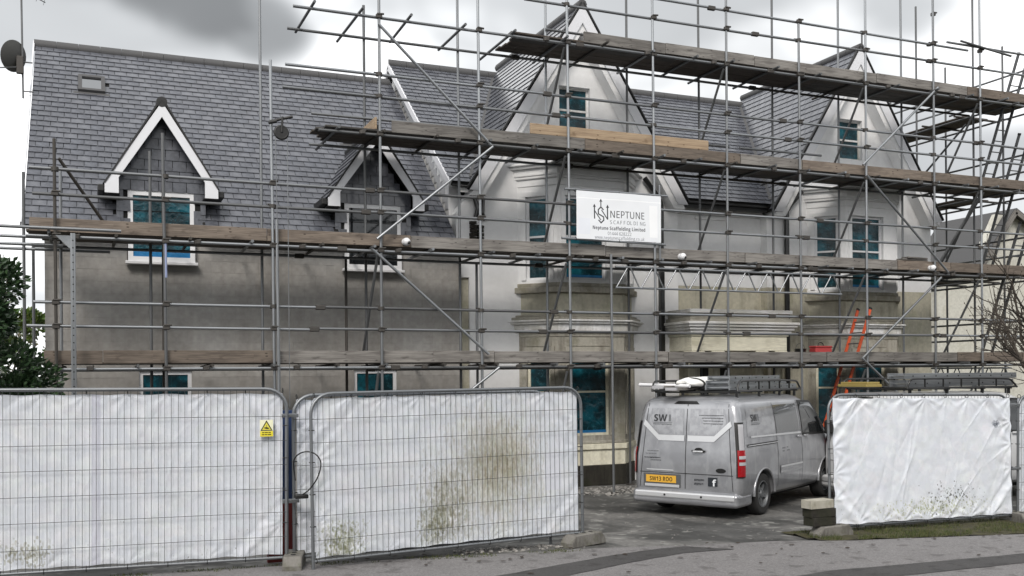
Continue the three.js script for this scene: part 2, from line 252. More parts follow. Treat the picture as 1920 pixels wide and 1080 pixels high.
// ---------------------------------------------------------------- the left wing
const WZ = -1.9;                                   // its wall face
const wing = thing('house_wing', 'grey block-walled house wing with steep slate roof and two pointed dormers', 'house', [0, 0, 0]);
const D1 = 1.22, D2 = 5.33, DH = 0.8;              // dormers: middle and half width
{
  const holes = [rect(D1 - 0.61, D1 + 0.61, 4.66, 5.6), rect(D2 - 0.57, D2 + 0.57, 4.66, 5.6), rect(0.8, 1.75, 1.2, 2.6), rect(4.93, 5.84, 1.2, 2.6)];
  const wallShape = [[-0.8, 0], [7.25, 0], [7.25, 5.3], [D2 + 0.72, 5.3], [D2 + 0.72, 5.61], [D2 - 0.72, 5.61], [D2 - 0.72, 5.3], [D1 + 0.72, 5.3], [D1 + 0.72, 5.61], [D1 - 0.72, 5.61], [D1 - 0.72, 5.3], [-0.8, 5.3]];
  part('wall', uvBox(extr(wallShape, 0.24, holes).translate(0, 0, WZ - 0.24)), M.mortar, wing);
  // blocks of the wall face above the fence line
  const BW = 0.45, BH = 0.225; let row = 0;
  for (let y = 2.48; y < 5.2; y += BH, row++) for (let x = -0.8 - (row % 2 ? BW / 2 : 0); x < 7.25; x += BW) {
    const a = Math.max(x, -0.8), b = Math.min(x + BW, 7.25), t = Math.min(y + BH, 5.29); if (b - a < 0.08) continue;
    if ([D1, D2].some((c) => b > c - 0.63 && a < c + 0.63 && t > 4.6)) continue;
    if ([[0.76, 1.79], [4.89, 5.88]].some(([p, q]) => b > p && a < q && y < 2.6)) continue;
    const g = box(a + 0.002, b - 0.002, y + 0.002, t - 0.002, WZ, WZ + rr(0.004, 0.006));
    part('block', g, M.block[Math.floor(rnd() * 3)], wing);
  }
  // blocks cut round the dormer windows
  for (const c of [D1, D2]) for (const s of [-1, 1]) part('window_surround', box(c + s * 0.71 - 0.09, c + s * 0.71 + 0.09, 4.6, 5.28, WZ, WZ + 0.004), M.block[1], wing);
  part('gable_wall', uvBox(extr([[-1.9, 0], [-1.9, 5.2], [-6.55, 9.65], [-11.2, 5.2], [-11.2, 0]].map(([z, y]) => [-z, y]), 0.25).rotateY(Math.PI / 2).translate(-0.8, 0, 0)), M.mortar, wing);
  part('rear_wall', box(-0.55, 7.25, 0, 5.2, -11.2, -10.95), M.mortar, wing);
  // roof: pitched boards with the courses on top
  const e = V(0, 5.2, -1.5), rg = V(0, 9.98, -6.5), S = rg.clone().sub(e).normalize(), len = rg.distanceTo(e), at = (x, t) => V(x, lerp(e.y, rg.y, t), lerp(e.z, rg.z, t)), t0 = 0.1;
  const roof = slab([at(-1.1, t0), at(7.1, t0), at(7.1, 1), at(-1.1, 1)], M.felt, 'roof', wing, 0.06);
  for (const [a, b] of [[-1.1, D1 - 0.74], [D1 + 0.74, D2 - 0.74], [D2 + 0.74, 7.1]]) slab([at(a, 0), at(b, 0), at(b, t0), at(a, t0)], M.felt, 'eave_board', wing, 0.06);
  slab([V(7.1, 9.98, -6.5), V(-1.1, 9.98, -6.5), V(-1.1, 5.2, -11.5), V(7.1, 5.2, -11.5)].reverse(), M.ridge, 'rear_roof', wing, 0.06);
  const inDormer = (p) => [D1, D2].some((c) => Math.abs(p.x - c) < 0.74 && p.y < 6.35) || [D1, D2].some((c) => p.y > 6.0 && p.y < 7.45 - Math.abs(p.x - c) * 1.7 - 0.1);
  const skylights = [[0.02, 8.83], [5.55, 7.98]];
  const inSky = (p) => skylights.some(([x, y]) => Math.abs(p.x - x) < 0.26 && Math.abs(p.y - y) < 0.2);
  addSlates(layout(V(-1.13, e.y, e.z), V(1, 0, 0), S, 8.22, len, (p) => inDormer(p) || inSky(p)), roof, 240);
  // ridge tiles, each with its joint
  for (let x = -1.15; x < 7.05; x += 0.455) { const r = part('ridge_tile', new THREE.CylinderGeometry(0.13, 0.13, Math.min(0.447, 7.09 - x), 8, 1, false, -Math.PI / 2, Math.PI).rotateZ(Math.PI / 2).rotateX(-Math.PI/2*0).translate(x + 0.22, 9.955, -6.5), M.ridge, wing); r.rotation.set(0, 0, 0); }
  part('verge_strip', barGeo(V(-1.16, 5.22, -1.46), V(-1.16, 10.02, -6.5), 0.03, 0.09), M.barge, wing);
  // roof windows
  for (const [x, y] of skylights) {
    const t = (y - e.y) / (rg.y - e.y), c = at(x, t), N = V(1, 0, 0).cross(S).normalize(), m = new THREE.Matrix4().makeBasis(V(1, 0, 0), S, N).setPosition(c);
    const fr = part('roof_window', join(box(-0.27, -0.19, -0.33, 0.33, 0, 0.09), box(0.19, 0.27, -0.33, 0.33, 0, 0.09), box(-0.19, 0.19, 0.24, 0.33, 0, 0.095), box(-0.19, 0.19, -0.33, -0.25, 0, 0.09), box(-0.36, 0.36, -0.42, -0.34, 0.02, 0.035)), M.ridge, wing); fr.applyMatrix4(m);
    part('pane', box(-0.19, 0.19, -0.25, 0.24, 0.04, 0.06), M.glassSky, fr);
  }
}
function dormer(c, apexY, paneMat, bars, film) {
  const fz = WZ + 0.1, bz = -5.2, hw = 1.0, ey = 6.03, ws = [];
  const body = part('dormer', uvBox(extr([[c - 0.76, 5.62], [c + 0.76, 5.62], [c + 0.76, 6.1], [c, apexY - 0.16], [c - 0.76, 6.1]], fz - bz, [rect(c - 0.6, c + 0.6, 5.63, 6.0)]).translate(0, 0, bz)), M.felt, wing);
  part('cheek', join(box(c - 0.78, c - 0.61, 5.24, 5.62, bz + 3, fz), box(c + 0.61, c + 0.78, 5.24, 5.62, bz + 3, fz)), M.felt, body);
  // slate hanging on the face
  const face = layout(V(c - 0.8, 5.2, fz + 0.002), V(1, 0, 0), V(0, 1, 0), 1.6, apexY - 5.3, (p) => (Math.abs(p.x - c) < 0.66 && p.y < 6.1) || p.y > apexY - 0.14 - Math.abs(p.x - c) * 1.62);
  face.forEach((s) => { s.tone = [2, 5, 0][s.tone % 3]; });
  addSlates(face, body, 90, 'wall_slate');
  // the two roof slopes
  for (const s of [-1, 1]) {
    const rz = WZ + 0.4, U = s < 0 ? V(0, 0, 1) : V(0, 0, -1), e0 = V(c + s * hw, ey, s < 0 ? bz : rz), S = V(-s * hw, apexY - ey, 0).normalize(), L = Math.hypot(hw, apexY - ey);
    const q = [e0, e0.clone().addScaledVector(U, rz - bz), e0.clone().addScaledVector(U, rz - bz).addScaledVector(S, L), e0.clone().addScaledVector(S, L)];
    const sl = slab(q, M.felt, 'dormer_roof', wing, 0.05);
    const roofY = (z) => lerp(5.2, 9.98, (z + 1.5) / -5);
    addSlates(layout(e0, U, S, rz - bz, L, (p) => p.y < roofY(p.z) - 0.02), sl, s < 0 ? 40 : 12);
    // barge board and its boxed foot
    const n = V(s * (apexY - ey), hw, 0).normalize(), a = V(c + s * (hw - 0.02), ey + 0.0, rz + 0.02), b = V(c, apexY, rz + 0.02);
    part('barge_board', uvBox(extr([[c + s * 1.0, ey + 0.02], [c, apexY - 0.02], [c, apexY - 0.3], [c + s * 0.82, ey + 0.04]].map(([x, y]) => [x, y]), 0.035).translate(0, 0, rz)), M.barge, wing);
    part('barge_foot', uvBox(extr([[c + s * 1.0, ey + 0.015], [c + s * 0.76, ey + 0.13], [c + s * 0.76, ey - 0.16], [c + s * 1.0, ey - 0.16]], 0.045).translate(0, 0, rz - 0.005)), M.barge, wing);
    part('soffit', box(Math.min(c + s * 0.74, c + s * 1.0), Math.max(c + s * 0.74, c + s * 1.0), ey - 0.17, ey - 0.145, -2.9, rz), M.black, wing);
    part('dormer_gutter', rbox(c + s * 1.06 - 0.06, c + s * 1.06 + 0.06, ey - 0.13, ey + 0.0, -2.7, rz - 0.03, 0.02), M.black, wing);
    part('verge_edge', barGeo(a.clone().addScaledVector(n, 0.03), b.clone().addScaledVector(n, 0.03), 0.06, 0.03, n), M.black, wing);
  }
  part('ridge_cap', new THREE.CylinderGeometry(0.1, 0.1, 2.6, 10, 1, false).rotateX(Math.PI / 2).translate(c, apexY - 0.02, WZ + 0.44 - 1.3), M.black, wing);
  windowUnit(wing, c - 0.6, c + 0.6, 4.67, 6.0, fz + 0.015, { f: 0.09, bars, pane: paneMat, film, sill: true });
}
dormer(D1, 7.64, M.film, [], 0.14);
dormer(D2, 7.5, M.glassDark, [], 0);
windowUnit(wing, 0.8, 1.75, 1.2, 2.6, WZ - 0.05, { f: 0.07, pane: M.filmDark });
windowUnit(wing, 4.93, 5.84, 1.2, 2.6, WZ - 0.05, { f: 0.07, pane: M.film });

// ---------------------------------------------------------------- the main house
const house = thing('gabled_house', 'white rendered house with two steep front gables, bay windows and cream ground floor', 'house', [0, 0, 0]);
const G1 = 10.17, G2 = 18.15, GW = 2.72, GE = 6.5, GA = 10.78, GZ = -2.1, MZ = -2.35;
const eM = V(0, 6.62, -1.95), rM = V(0, 10.5, -6.6), mainY = (z) => lerp(eM.y, rM.y, (z - eM.z) / (rM.z - eM.z)), gabY = (x) => Math.max(...[G1, G2].map((c) => GA - Math.abs(x - c) * (GA - GE) / GW));
{
  const SPL = 4.6;                                   // old cream walls below, new white render above
  const gw = [[G1, 7.25, 12.86], [G2, 15.45, 20.85]];
  for (const [c, a, b] of gw) {
    const k = (GA - GE) / GW, yt = (x) => GA - 0.2 - Math.abs(x - c) * k;
    part('gable_wall', uvBox(extr([[a, SPL], [b, SPL], [b, yt(b)], [c, yt(c)], [a, yt(a)]], 0.3, [rect(c - 0.42, c + 0.36, 7.98, 9.02), rect(c - 1.35, c + 1.35, 4.7, 6.6)]).translate(0, 0, GZ - 0.3)), M.white, house);
    const lowWhite = c === G1;
    part('lower_wall', uvBox(extr([[lowWhite ? 7.54 : a, 0], [b, 0], [b, SPL], [lowWhite ? 7.54 : a, SPL]], 0.3, [rect(c - 1.35, c + 1.35, 0.9, 3.3)]).translate(0, 0, GZ - 0.3)), lowWhite ? M.white : M.cream, house);
  }
  part('bare_quoin', box(7.25, 7.538, 0, SPL - 0.003, GZ - 0.3, GZ - 0.06), M.cream, house);
  part('middle_wall', uvBox(extr(rect(12.862, 15.448, SPL, 6.7), 0.25, [rect(13.6, 14.28, 4.55, 6.23)]).translate(0, 0, MZ - 0.25)), M.white, house);
  part('middle_lower_wall', uvBox(extr(rect(12.862, 15.448, 0, SPL - 0.003), 0.25, [rect(13.4, 14.5, 0, 2.6)]).translate(0, 0, MZ - 0.25)), M.cream, house);
  part('end_wall', uvBox(extr([[2.42, 0], [2.42, 6.6], [6.6, 10.2], [11, 6.6], [11, 0]], 0.28).rotateY(Math.PI / 2).translate(7.2, 0, 0)), M.white, house);
  part('end_wall', uvBox(extr([[2.42, 0], [2.42, 6.6], [6.6, 10.2], [11, 6.6], [11, 0]], 0.28).rotateY(Math.PI / 2).translate(20.56, 0, 0)), M.cream, house);
  part('rear_wall', box(7.48, 20.56, 0, 6.6, -11.0, -10.75), M.cream, house);
  // windows up in the gables and between them
  windowUnit(house, G1 - 0.42, G1 + 0.36, 7.98, 9.02, GZ - 0.1, { f: 0.05, bars: [8.5], pane: M.film, sill: true, frame: M.oldWhite });
  windowUnit(house, G2 - 0.42, G2 + 0.36, 7.98, 9.02, GZ - 0.1, { f: 0.05, bars: [8.5], pane: M.filmDark, sill: true, frame: M.oldWhite });
  windowUnit(house, 13.6, 14.28, 4.55, 6.23, MZ - 0.1, { f: 0.06, bars: [5.4], pane: M.filmDark, frame: M.creamPale, film: 0.05 });
  part('window_hood', rbox(13.5, 14.38, 6.23, 6.3, MZ - 0.05, MZ + 0.05, 0.015), M.white, house);
  part('eave_band', rbox(12.87, 15.44, 6.34, 6.48, MZ, MZ + 0.12, 0.02), M.white, house);
  // main roof
  const S = rM.clone().sub(eM).normalize(), L = eM.distanceTo(rM);
  const am = (x, t) => V(x, lerp(eM.y, rM.y, t), lerp(eM.z, rM.z, t)), tm = 0.13;
  const roof = slab([am(7.08, tm), am(21, tm), am(21, 1), am(7.08, 1)], M.felt, 'roof', house, 0.08);
  for (const [a, b] of [[7.08, 7.58], [12.8, 15.5], [20.75, 21]]) slab([am(a, 0), am(b, 0), am(b, tm), am(a, tm)], M.felt, 'eave_board', house, 0.08);
  slab([V(21, rM.y, rM.z), V(7.08, rM.y, rM.z), V(7.08, 6.4, -11.4), V(21, 6.4, -11.4)].reverse(), M.ridge, 'rear_roof', house, 0.08);
  const under = (p) => gabY(p.x) > p.y + 0.06;
  addSlates(layout(V(7.06, eM.y, eM.z), V(1, 0, 0), S, 13.96, L, under), roof, 140);
  for (let x = 7.06; x < 20.9; x += 0.455) part('ridge_tile', new THREE.CylinderGeometry(0.13, 0.13, 0.447, 8, 1, false, -Math.PI / 2, Math.PI).rotateZ(Math.PI / 2).translate(x + 0.22, rM.y + 0.0, rM.z), M.ridge, house);
  // verge and stepped flashing along the wing roof
  part('verge_board', barGeo(V(7.06, eM.y - 0.06, eM.z), V(7.06, rM.y - 0.06, rM.z), 0.045, 0.14), M.barge, house);
  part('verge_board', barGeo(V(7.06, 6.36, -11.4), V(7.06, rM.y - 0.06, rM.z), 0.045, 0.14), M.barge, house);
  const wY = (z) => lerp(5.2, 9.98, (z + 1.5) / -5);
  for (let z = -2.45; z > -6.4; z -= 0.19) { const y = wY(z); part('flashing_step', box(7.188, 7.198, y + 0.02, y + 0.34, z - 0.185, z), M.lead, house); }
  // gable roofs
  for (const c of [G1, G2]) {
    for (const s of [-1, 1]) {
      const rz = GZ + 0.36, bz = -6.7, U = s < 0 ? V(0, 0, 1) : V(0, 0, -1), e0 = V(c + s * GW, GE, s < 0 ? bz : rz), Sl = V(-s * GW, GA - GE, 0).normalize(), Ls = Math.hypot(GW, GA - GE), wd = rz - bz;
      const q = [e0, e0.clone().addScaledVector(U, wd), e0.clone().addScaledVector(U, wd).addScaledVector(Sl, Ls), e0.clone().addScaledVector(Sl, Ls)];
      const gr = slab(q, M.felt, 'gable_roof', house, 0.06);
      addSlates(layout(e0, U, Sl, wd, Ls, (p) => mainY(p.z) > p.y + 0.06 && p.z > rM.z - 0.1), gr, s < 0 ? 70 : 8);
      // barge, soffit board and black verge edge
      const P = (x, y) => [c + s * x, y];
      part('barge_board', uvBox(extr([P(GW + 0.02, GE - 0.06), P(0, GA + 0.0), P(0, GA - 0.42), P(GW - 0.24, GE - 0.06)], 0.04).translate(0, 0, rz - 0.02)), M.barge, house);
      part('barge_soffit', uvBox(extr([P(GW - 0.02, GE - 0.16), P(0, GA - 0.1), P(0, GA - 0.62), P(GW - 0.34, GE - 0.16)], rz - 0.03 - GZ).translate(0, 0, GZ + 0.004)), M.white, house);
      const n = V(s * (GA - GE), GW, 0).normalize();
      part('verge_edge', barGeo(V(c + s * (GW + 0.03), GE - 0.02, rz + 0.0).addScaledVector(n, 0.03), V(c, GA + 0.02, rz + 0.0).addScaledVector(n, 0.03), 0.07, 0.035, n), M.black, house);
    }
    for (let z = GZ + 0.38; z > -6.6; z -= 0.455) part('ridge_tile', new THREE.CylinderGeometry(0.11, 0.11, 0.447, 8).rotateX(Math.PI / 2).translate(c, GA - 0.0, z - 0.22), M.ridge, house);
  }
  for (const c of [G1, G2]) for (const sd of [-1, 1]) { const k = (GA - GE) / GW, pt = (z) => { const y = mainY(z); return V(c + sd * (GA - y) / k, y + 0.055, z + 0.02); }; part('valley_lead', barGeo(pt(-2.1), pt(-6.45), 0.2, 0.012, V(sd * 0.5, 0.75, 0.45).normalize()), M.ridge, house); }
  // gutters, downpipes
  const gut = (a, b, n = 'gutter') => part(n, new THREE.CylinderGeometry(0.062, 0.062, b - a, 10, 1, false, Math.PI / 2, Math.PI).rotateZ(Math.PI / 2).rotateX(0).translate((a + b) / 2, eM.y - 0.04, eM.z + 0.06), M.blackGloss, house);
  gut(7.1, 7.62); gut(12.85, 15.35);
  part('fascia', box(7.28, 7.6, eM.y - 0.2, eM.y - 0.05, eM.z - 0.02, eM.z + 0.0), M.white, house); part('fascia', box(12.9, 15.35, eM.y - 0.2, eM.y - 0.05, eM.z - 0.02, eM.z), M.black, house);
  const curve = (pts, r, name, mat = M.blackGloss) => part(name, new THREE.TubeGeometry(new THREE.CatmullRomCurve3(pts.map((p) => V(...p)), false, 'catmullrom', 0.1), 30, r, 10), mat, house);
  curve([[16.45, 7.02, GZ + 0.1], [16.05, 6.62, GZ + 0.1], [15.98, 6.45, GZ + 0.1], [15.98, 2.6, GZ + 0.1], [15.98, 0.1, GZ + 0.1]], 0.065, 'soil_pipe');
  part('downpipe', rbox(12.3, 12.42, 0.1, 5.0, GZ, GZ + 0.12, 0.02), M.blackGloss, house);
  curve([[11.9, 7.05, GZ + 0.1], [12.28, 6.6, GZ + 0.1], [12.36, 6.4, GZ + 0.08], [12.36, 4.95, GZ + 0.06]], 0.06, 'downpipe');
  // broken corner masonry left of the first gable: loose bricks and a hopper
  const rb = rngOf(21);
  for (let i = 0; i < 13; i++) { const y = 5.28 + Math.floor(i / 2) * 0.085, x = 7.62 + (i % 2) * 0.15 + 0.04 * rb(); const g = rbox(-0.07, 0.07, -0.035, 0.035, -0.05, 0.05, 0.008); const m = part('brick', g, M.plinth, house); m.position.set(x, y, GZ + 0.04); m.rotation.set(rb() * 0.1, rb() * 0.3, (rb() - 0.5) * 0.2); }
  curve([[7.66, 6.35, GZ + 0.06], [7.72, 6.1, GZ + 0.08], [7.68, 5.9, GZ + 0.06]], 0.05, 'broken_pipe'); curve([[7.86, 6.3, GZ + 0.06], [7.84, 6.0, GZ + 0.08], [7.9, 5.85, GZ + 0.06]], 0.04, 'broken_pipe');
  // stain patches of bare mortar by the right corner
}
// canted bays
function bay(c, film) {
  const fz = GZ + 0.68, hf = 0.82, hr = 1.46;         // front half width, root half width
  const plan = (o) => { const a = Math.atan2(0.68, hr - hf), k = o * Math.tan((Math.PI / 2 - a) / 2 + 0); return [[-hr - o / Math.sin(a) * 1.0, GZ - 0.02], [-hf - o * Math.tan(a / 2), fz + o], [hf + o * Math.tan(a / 2), fz + o], [hr + o / Math.sin(a), GZ - 0.02]]; };
  const band = (y0, y1, o, mat, name, bev = 0.012) => part(name, uvBox(extr(plan(o - bev).map(([x, z]) => [c + x, -z]), y1 - y0 - 2 * bev, [], bev).rotateX(-Math.PI / 2).translate(0, y0 + bev, 0)), mat, house);
  const mats = c === G1;
  // faces with openings: front and the two canted sides
  const faces = [[V(c - hf, 0, fz), V(c + hf, 0, fz), 0.5, 0.42], [V(c - hr, 0, GZ), V(c - hf, 0, fz), 0.46, 0.2], [V(c + hf, 0, fz), V(c + hr, 0, GZ), 0.46, 0.2]];
  for (const [y0, y1, w0, w1, mat, fr, pane] of [[4.49, 6.62, 4.56, 6.4, M.white, M.upvc, M.filmDark], [1.0, 3.3, 1.12, 2.98, M.stone, M.creamPale, film]]) faces.forEach(([a, b], i) => {
    const U = b.clone().sub(a), W = U.length(); U.normalize(); const N = U.clone().cross(V(0, 1, 0)), m = new THREE.Matrix4().makeBasis(U, V(0, 1, 0), N).setPosition(a);
    const hw = i ? W * 0.3 : W * 0.27, cx = i ? W / 2 : (y0 > 4 ? W * 0.42 : W * 0.46), hole = rect(cx - hw - (i ? 0 : 0.06), cx + hw + (i ? 0 : 0.06), w0, w1);
    const g = uvBox(extr(rect(0, W, y0, y1), 0.16, [hole]).translate(0, 0, -0.16)); const f = part('bay_face', g, mat, house); f.applyMatrix4(m);
    const x0 = hole[0][0], x1 = hole[1][0];
    windowUnit(house, x0, x1, w0, w1, -0.06, { f: 0.055, bars: [lerp(w0, w1, 0.52)], pane: i === 0 && y0 < 4 ? film : pane, m, film: i ? 0 : 0.06, frame: fr });
    // architrave round the opening
    const ar = part('architrave', join(box(x0 - 0.1, x0, w0, w1, 0.001, 0.03), box(x1, x1 + 0.1, w0, w1, 0.001, 0.03), box(x0 - 0.1, x1 + 0.1, w1, w1 + 0.1, 0.001, 0.035)), y0 > 4 ? M.white : M.stone, house); ar.applyMatrix4(m);
    if (y0 < 4) { const pn = part('frieze_panel', box(x0 - 0.02, x1 + 0.02, 3.1, 3.26, 0.001, 0.02), M.stone, house); pn.applyMatrix4(m); }
  });
  const oW = M.oldWhite, st = M.stone;
  band(0, 0.45, 0.02, M.plinth, 'bay_plinth'); band(0.452, 0.8, 0.0, M.creamPale, 'bay_panel'); band(0.802, 0.93, 0.05, M.creamPale, 'bay_sill'); band(0.932, 1.0, 0.02, M.stone, 'bay_sill');
  band(3.302, 3.41, 0.02, st, 'bay_frieze'); band(3.412, 3.58, 0.1, oW, 'bay_cornice'); band(3.582, 3.63, 0.17, oW, 'bay_cornice'); band(3.632, 3.675, 0.22, oW, 'bay_cornice'); band(3.677, 3.74, 0.15, st, 'bay_cornice'); band(3.742, 3.79, 0.08, st, 'bay_cornice');
  band(3.792, 4.27, -0.02, M.cream, 'bay_apron'); band(4.272, 4.4, 0.09, st, 'string_course'); band(4.402, 4.488, 0.04, st, 'string_course');
  band(6.622, 6.78, 0.03, M.white, 'bay_cornice'); band(6.782, 6.84, 0.07, M.white, 'bay_cornice'); band(6.842, 7.0, 0.09, M.white, 'bay_cornice'); band(7.002, 7.06, 0.16, M.white, 'bay_cornice'); band(7.062, 7.11, 0.22, M.white, 'bay_cornice'); band(7.112, 7.16, 0.1, M.lead, 'bay_roof');
}
bay(G1, M.film); bay(G2, M.filmDark);
// porch with its entablature
{
  const x0 = 12.6, x1 = 15.28, fz = -1.15, B = (y0, y1, o, mat, n = 'porch_cornice') => part(n, rbox(x0 - o, x1 + o, y0, y1, MZ, fz + o, 0.012), mat, house);
  B(2.99, 3.33, 0, M.creamPale, 'porch_frieze'); B(3.332, 3.39, 0.03, M.creamPale); B(3.392, 3.47, 0.08, M.oldWhite); B(3.472, 3.54, 0.13, M.oldWhite); B(3.542, 3.6, 0.18, M.oldWhite); B(3.602, 3.66, 0.22, M.oldWhite); B(3.662, 3.76, 0.1, M.stone, 'porch_blocking'); B(3.762, 3.86, 0.04, M.stone, 'porch_blocking'); B(3.862, 3.95, 0.1, M.oldWhite, 'porch_blocking');
  for (const x of [x0 + 0.17, x0 + 0.72, x1 - 0.72, x1 - 0.17]) { part('porch_column', new THREE.CylinderGeometry(0.13, 0.15, 2.5, 16).translate(x, 1.58, fz - 0.17), M.creamPale, house); part('column_capital', rbox(x - 0.18, x + 0.18, 2.83, 2.988, fz - 0.35, fz + 0.01, 0.015), M.creamPale, house); part('column_base', rbox(x - 0.19, x + 0.19, 0, 0.33, fz - 0.36, fz + 0.02, 0.015), M.stone, house); }
  part('porch_step', rbox(x0 - 0.1, x1 + 0.1, -0.1, 0.12, MZ, fz + 0.25, 0.015), M.stone, house);
  part('front_door', rbox(13.4, 14.5, 0.12, 2.6, MZ - 0.2, MZ - 0.12, 0.01), M.dark, house);
}

// ---------------------------------------------------------------- the scaffold
const sc = thing('scaffold', 'tall galvanised tube scaffold with timber decks standing across the whole house front', 'scaffold', [0, 0, 0]);
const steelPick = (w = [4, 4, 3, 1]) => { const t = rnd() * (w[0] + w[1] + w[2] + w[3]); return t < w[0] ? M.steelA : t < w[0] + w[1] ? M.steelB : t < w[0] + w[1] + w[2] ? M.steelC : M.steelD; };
const R = 0.0275, lean = () => rr(-0.025, 0.025);
const LIFT = [2.63, 4.83, 7.01, 9.22];
const front = [[-0.56, 6.45], [1.17, 6.69], [3.0, 8.17], [4.99, 12.8], [7.0, 12.8], [8.93, 12.8], [10.96, 12.8], [12.8, 12.8], [14.77, 10.46], [16.7, 12.8], [18.81, 12.8], [20.34, 12.8]];
const rear = [[-0.5, 6.2], [1.2, 6.72], [2.99, 12.8], [5.01, 9.87], [7.02, 12.8], [9.01, 12.8], [11.02, 12.8], [12.93, 12.8], [14.98, 12.8], [16.98, 12.8], [19.01, 12.8]];
const base = (x, z) => part('base_plate', rbox(x - 0.075, x + 0.075, 0.0, 0.03, z - 0.075, z + 0.075, 0.003), M.coupler, sc);
front.forEach(([x, t], i) => { tube('standard', V(x + lean(), 0.03, 0), V(x - 0.02 + lean(), t, 0), R, i === 0 ? M.steelD : steelPick([5, 4, 1, 0]), sc); base(x, 0); });
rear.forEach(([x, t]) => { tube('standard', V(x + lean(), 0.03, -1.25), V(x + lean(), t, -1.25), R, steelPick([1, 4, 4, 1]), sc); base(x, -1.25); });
tube('standard', V(9.9, 0.03, 0.02), V(9.88, 4.95, 0.02), R, M.steelB, sc); base(9.9, 0.02);
tube('standard', V(3.08, 0.03, 0.03), V(3.06, 5.3, 0.03), R, M.steelA, sc); tube('standard', V(0.98, 0.03, -1.1), V(0.98, 6.6, -1.1), R, M.steelC, sc); tube('standard', V(4.62, 0.03, -1.25), V(4.62, 4.8, -1.25), R, M.steelD, sc); tube('standard', V(7.4, 0.03, -1.28), V(7.4, 4.8, -1.28), R, M.steelB, sc);
tube('paint_band', V(1.165, 4.2, 0), V(1.16, 4.85, 0), R + 0.002, std({ color: lin(0.28, 0.33, 0.5), roughness: 0.6 }), sc);
// couplers where tubes cross
const couplerGeo = join(rbox(-0.05, 0.05, -0.035, 0.035, -0.012, 0.05, 0.012), new THREE.CylinderGeometry(0.016, 0.016, 0.11, 6).rotateZ(Math.PI / 2).translate(0.02, 0.03, 0.045), new THREE.CylinderGeometry(0.044, 0.044, 0.055, 8));
let couplers = 0;
function coupler(x, y, z, turn = 0) { if (couplers++ > 290) return; const m = part('coupler', couplerGeo, M.coupler, sc); m.position.set(x, y, z); m.scale.setScalar(1.18); m.rotation.y = turn; m.rotation.z = rr(-0.1, 0.1); }
function run(name, x0, x1, y, z, w, joins = true) {    // a level line of tubes, joined by sleeves about every six metres
  let a = x0; while (a < x1 - 0.01) { const b = Math.min(x1, a + (x1 - a < 8 ? 9 : rr(4.6, 6.2))); tube(name, V(a, y + rr(-0.012, 0.012), z), V(b, y + rr(-0.012, 0.012), z), R, steelPick(w), sc); if (b < x1 - 0.01) part('sleeve_coupler', rbox(b - 0.09, b + 0.09, y - 0.045, y + 0.045, z - 0.04, z + 0.045, 0.015), M.coupler, sc); a = b; }
}
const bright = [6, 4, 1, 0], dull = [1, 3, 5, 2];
const spans = [[-0.85, 22.6], [-1.0, 22.6], [3.85, 22.6], [3.4, 22.6]];
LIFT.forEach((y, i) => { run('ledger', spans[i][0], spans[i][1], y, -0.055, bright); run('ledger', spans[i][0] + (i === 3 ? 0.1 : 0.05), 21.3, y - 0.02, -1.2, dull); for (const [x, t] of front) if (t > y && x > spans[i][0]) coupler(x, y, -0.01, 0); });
const rails = [[3.34, -1.0, 22.4], [3.74, -0.9, 22.4], [5.54, -0.9, 22.4], [5.95, -0.95, 22.4], [7.73, 3.2, 22.4], [8.14, 3.25, 22.4], [10.0, 8.0, 22.6], [10.42, 6.85, 20.0]];
for (const [y, a, b] of rails) { run('guard_rail', a, b, y, -0.055, bright); for (const [x, t] of front) if (t > y && x > a) coupler(x, y, -0.01, rnd() < 0.3 ? Math.PI : 0); }
run('guard_rail', 19.2, 22.4, 10.5, 0.05, dull); run('guard_rail', 3.95, 7.9, 7.6, -1.2, dull); run('guard_rail', 5.1, 8.1, 8.05, -1.2, dull); run('guard_rail', 12.4, 13.7, 7.75, -1.2, dull); run('guard_rail', 14.0, 16.4, 7.75, -1.2, dull); run('guard_rail', 14.0, 16.4, 7.45, -1.2, dull); run('guard_rail', 9.0, 11.2, 9.9, -1.2, dull);
// transoms across each lift, ends left uneven
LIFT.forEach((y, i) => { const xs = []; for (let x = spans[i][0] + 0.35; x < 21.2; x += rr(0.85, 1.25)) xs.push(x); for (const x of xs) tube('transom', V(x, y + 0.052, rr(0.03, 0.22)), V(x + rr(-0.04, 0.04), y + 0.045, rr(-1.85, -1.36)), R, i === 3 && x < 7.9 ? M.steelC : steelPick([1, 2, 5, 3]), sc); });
// boards: five wide, toe boards on edge
function boardGeo(L, W, T) { const g = new RoundedBoxGeometry(L, T, W, 1, 0.006); return uvBox(g, 1, rnd() * 9, rnd() * 9); }
const deckSpan = [[-0.75, 22.4], [-0.95, 22.4], [3.95, 22.4], [7.75, 22.4]];
LIFT.forEach((y, i) => {
  for (let r = 0; r < 5; r++) { let x = deckSpan[i][0] + rr(-0.15, 0.25); while (x < deckSpan[i][1] - 0.3) { const L = Math.min(3.9, deckSpan[i][1] + rr(-0.1, 0.1) - x); const m = part('deck_board', boardGeo(L - 0.012, 0.222, 0.036), rnd() < 0.65 ? M.deck : M.deck2, sc); m.position.set(x + L / 2, y + 0.099 + rr(0, 0.004), -0.215 - r * 0.232); m.rotation.x = rr(-0.01, 0.01); x += L; } }
});
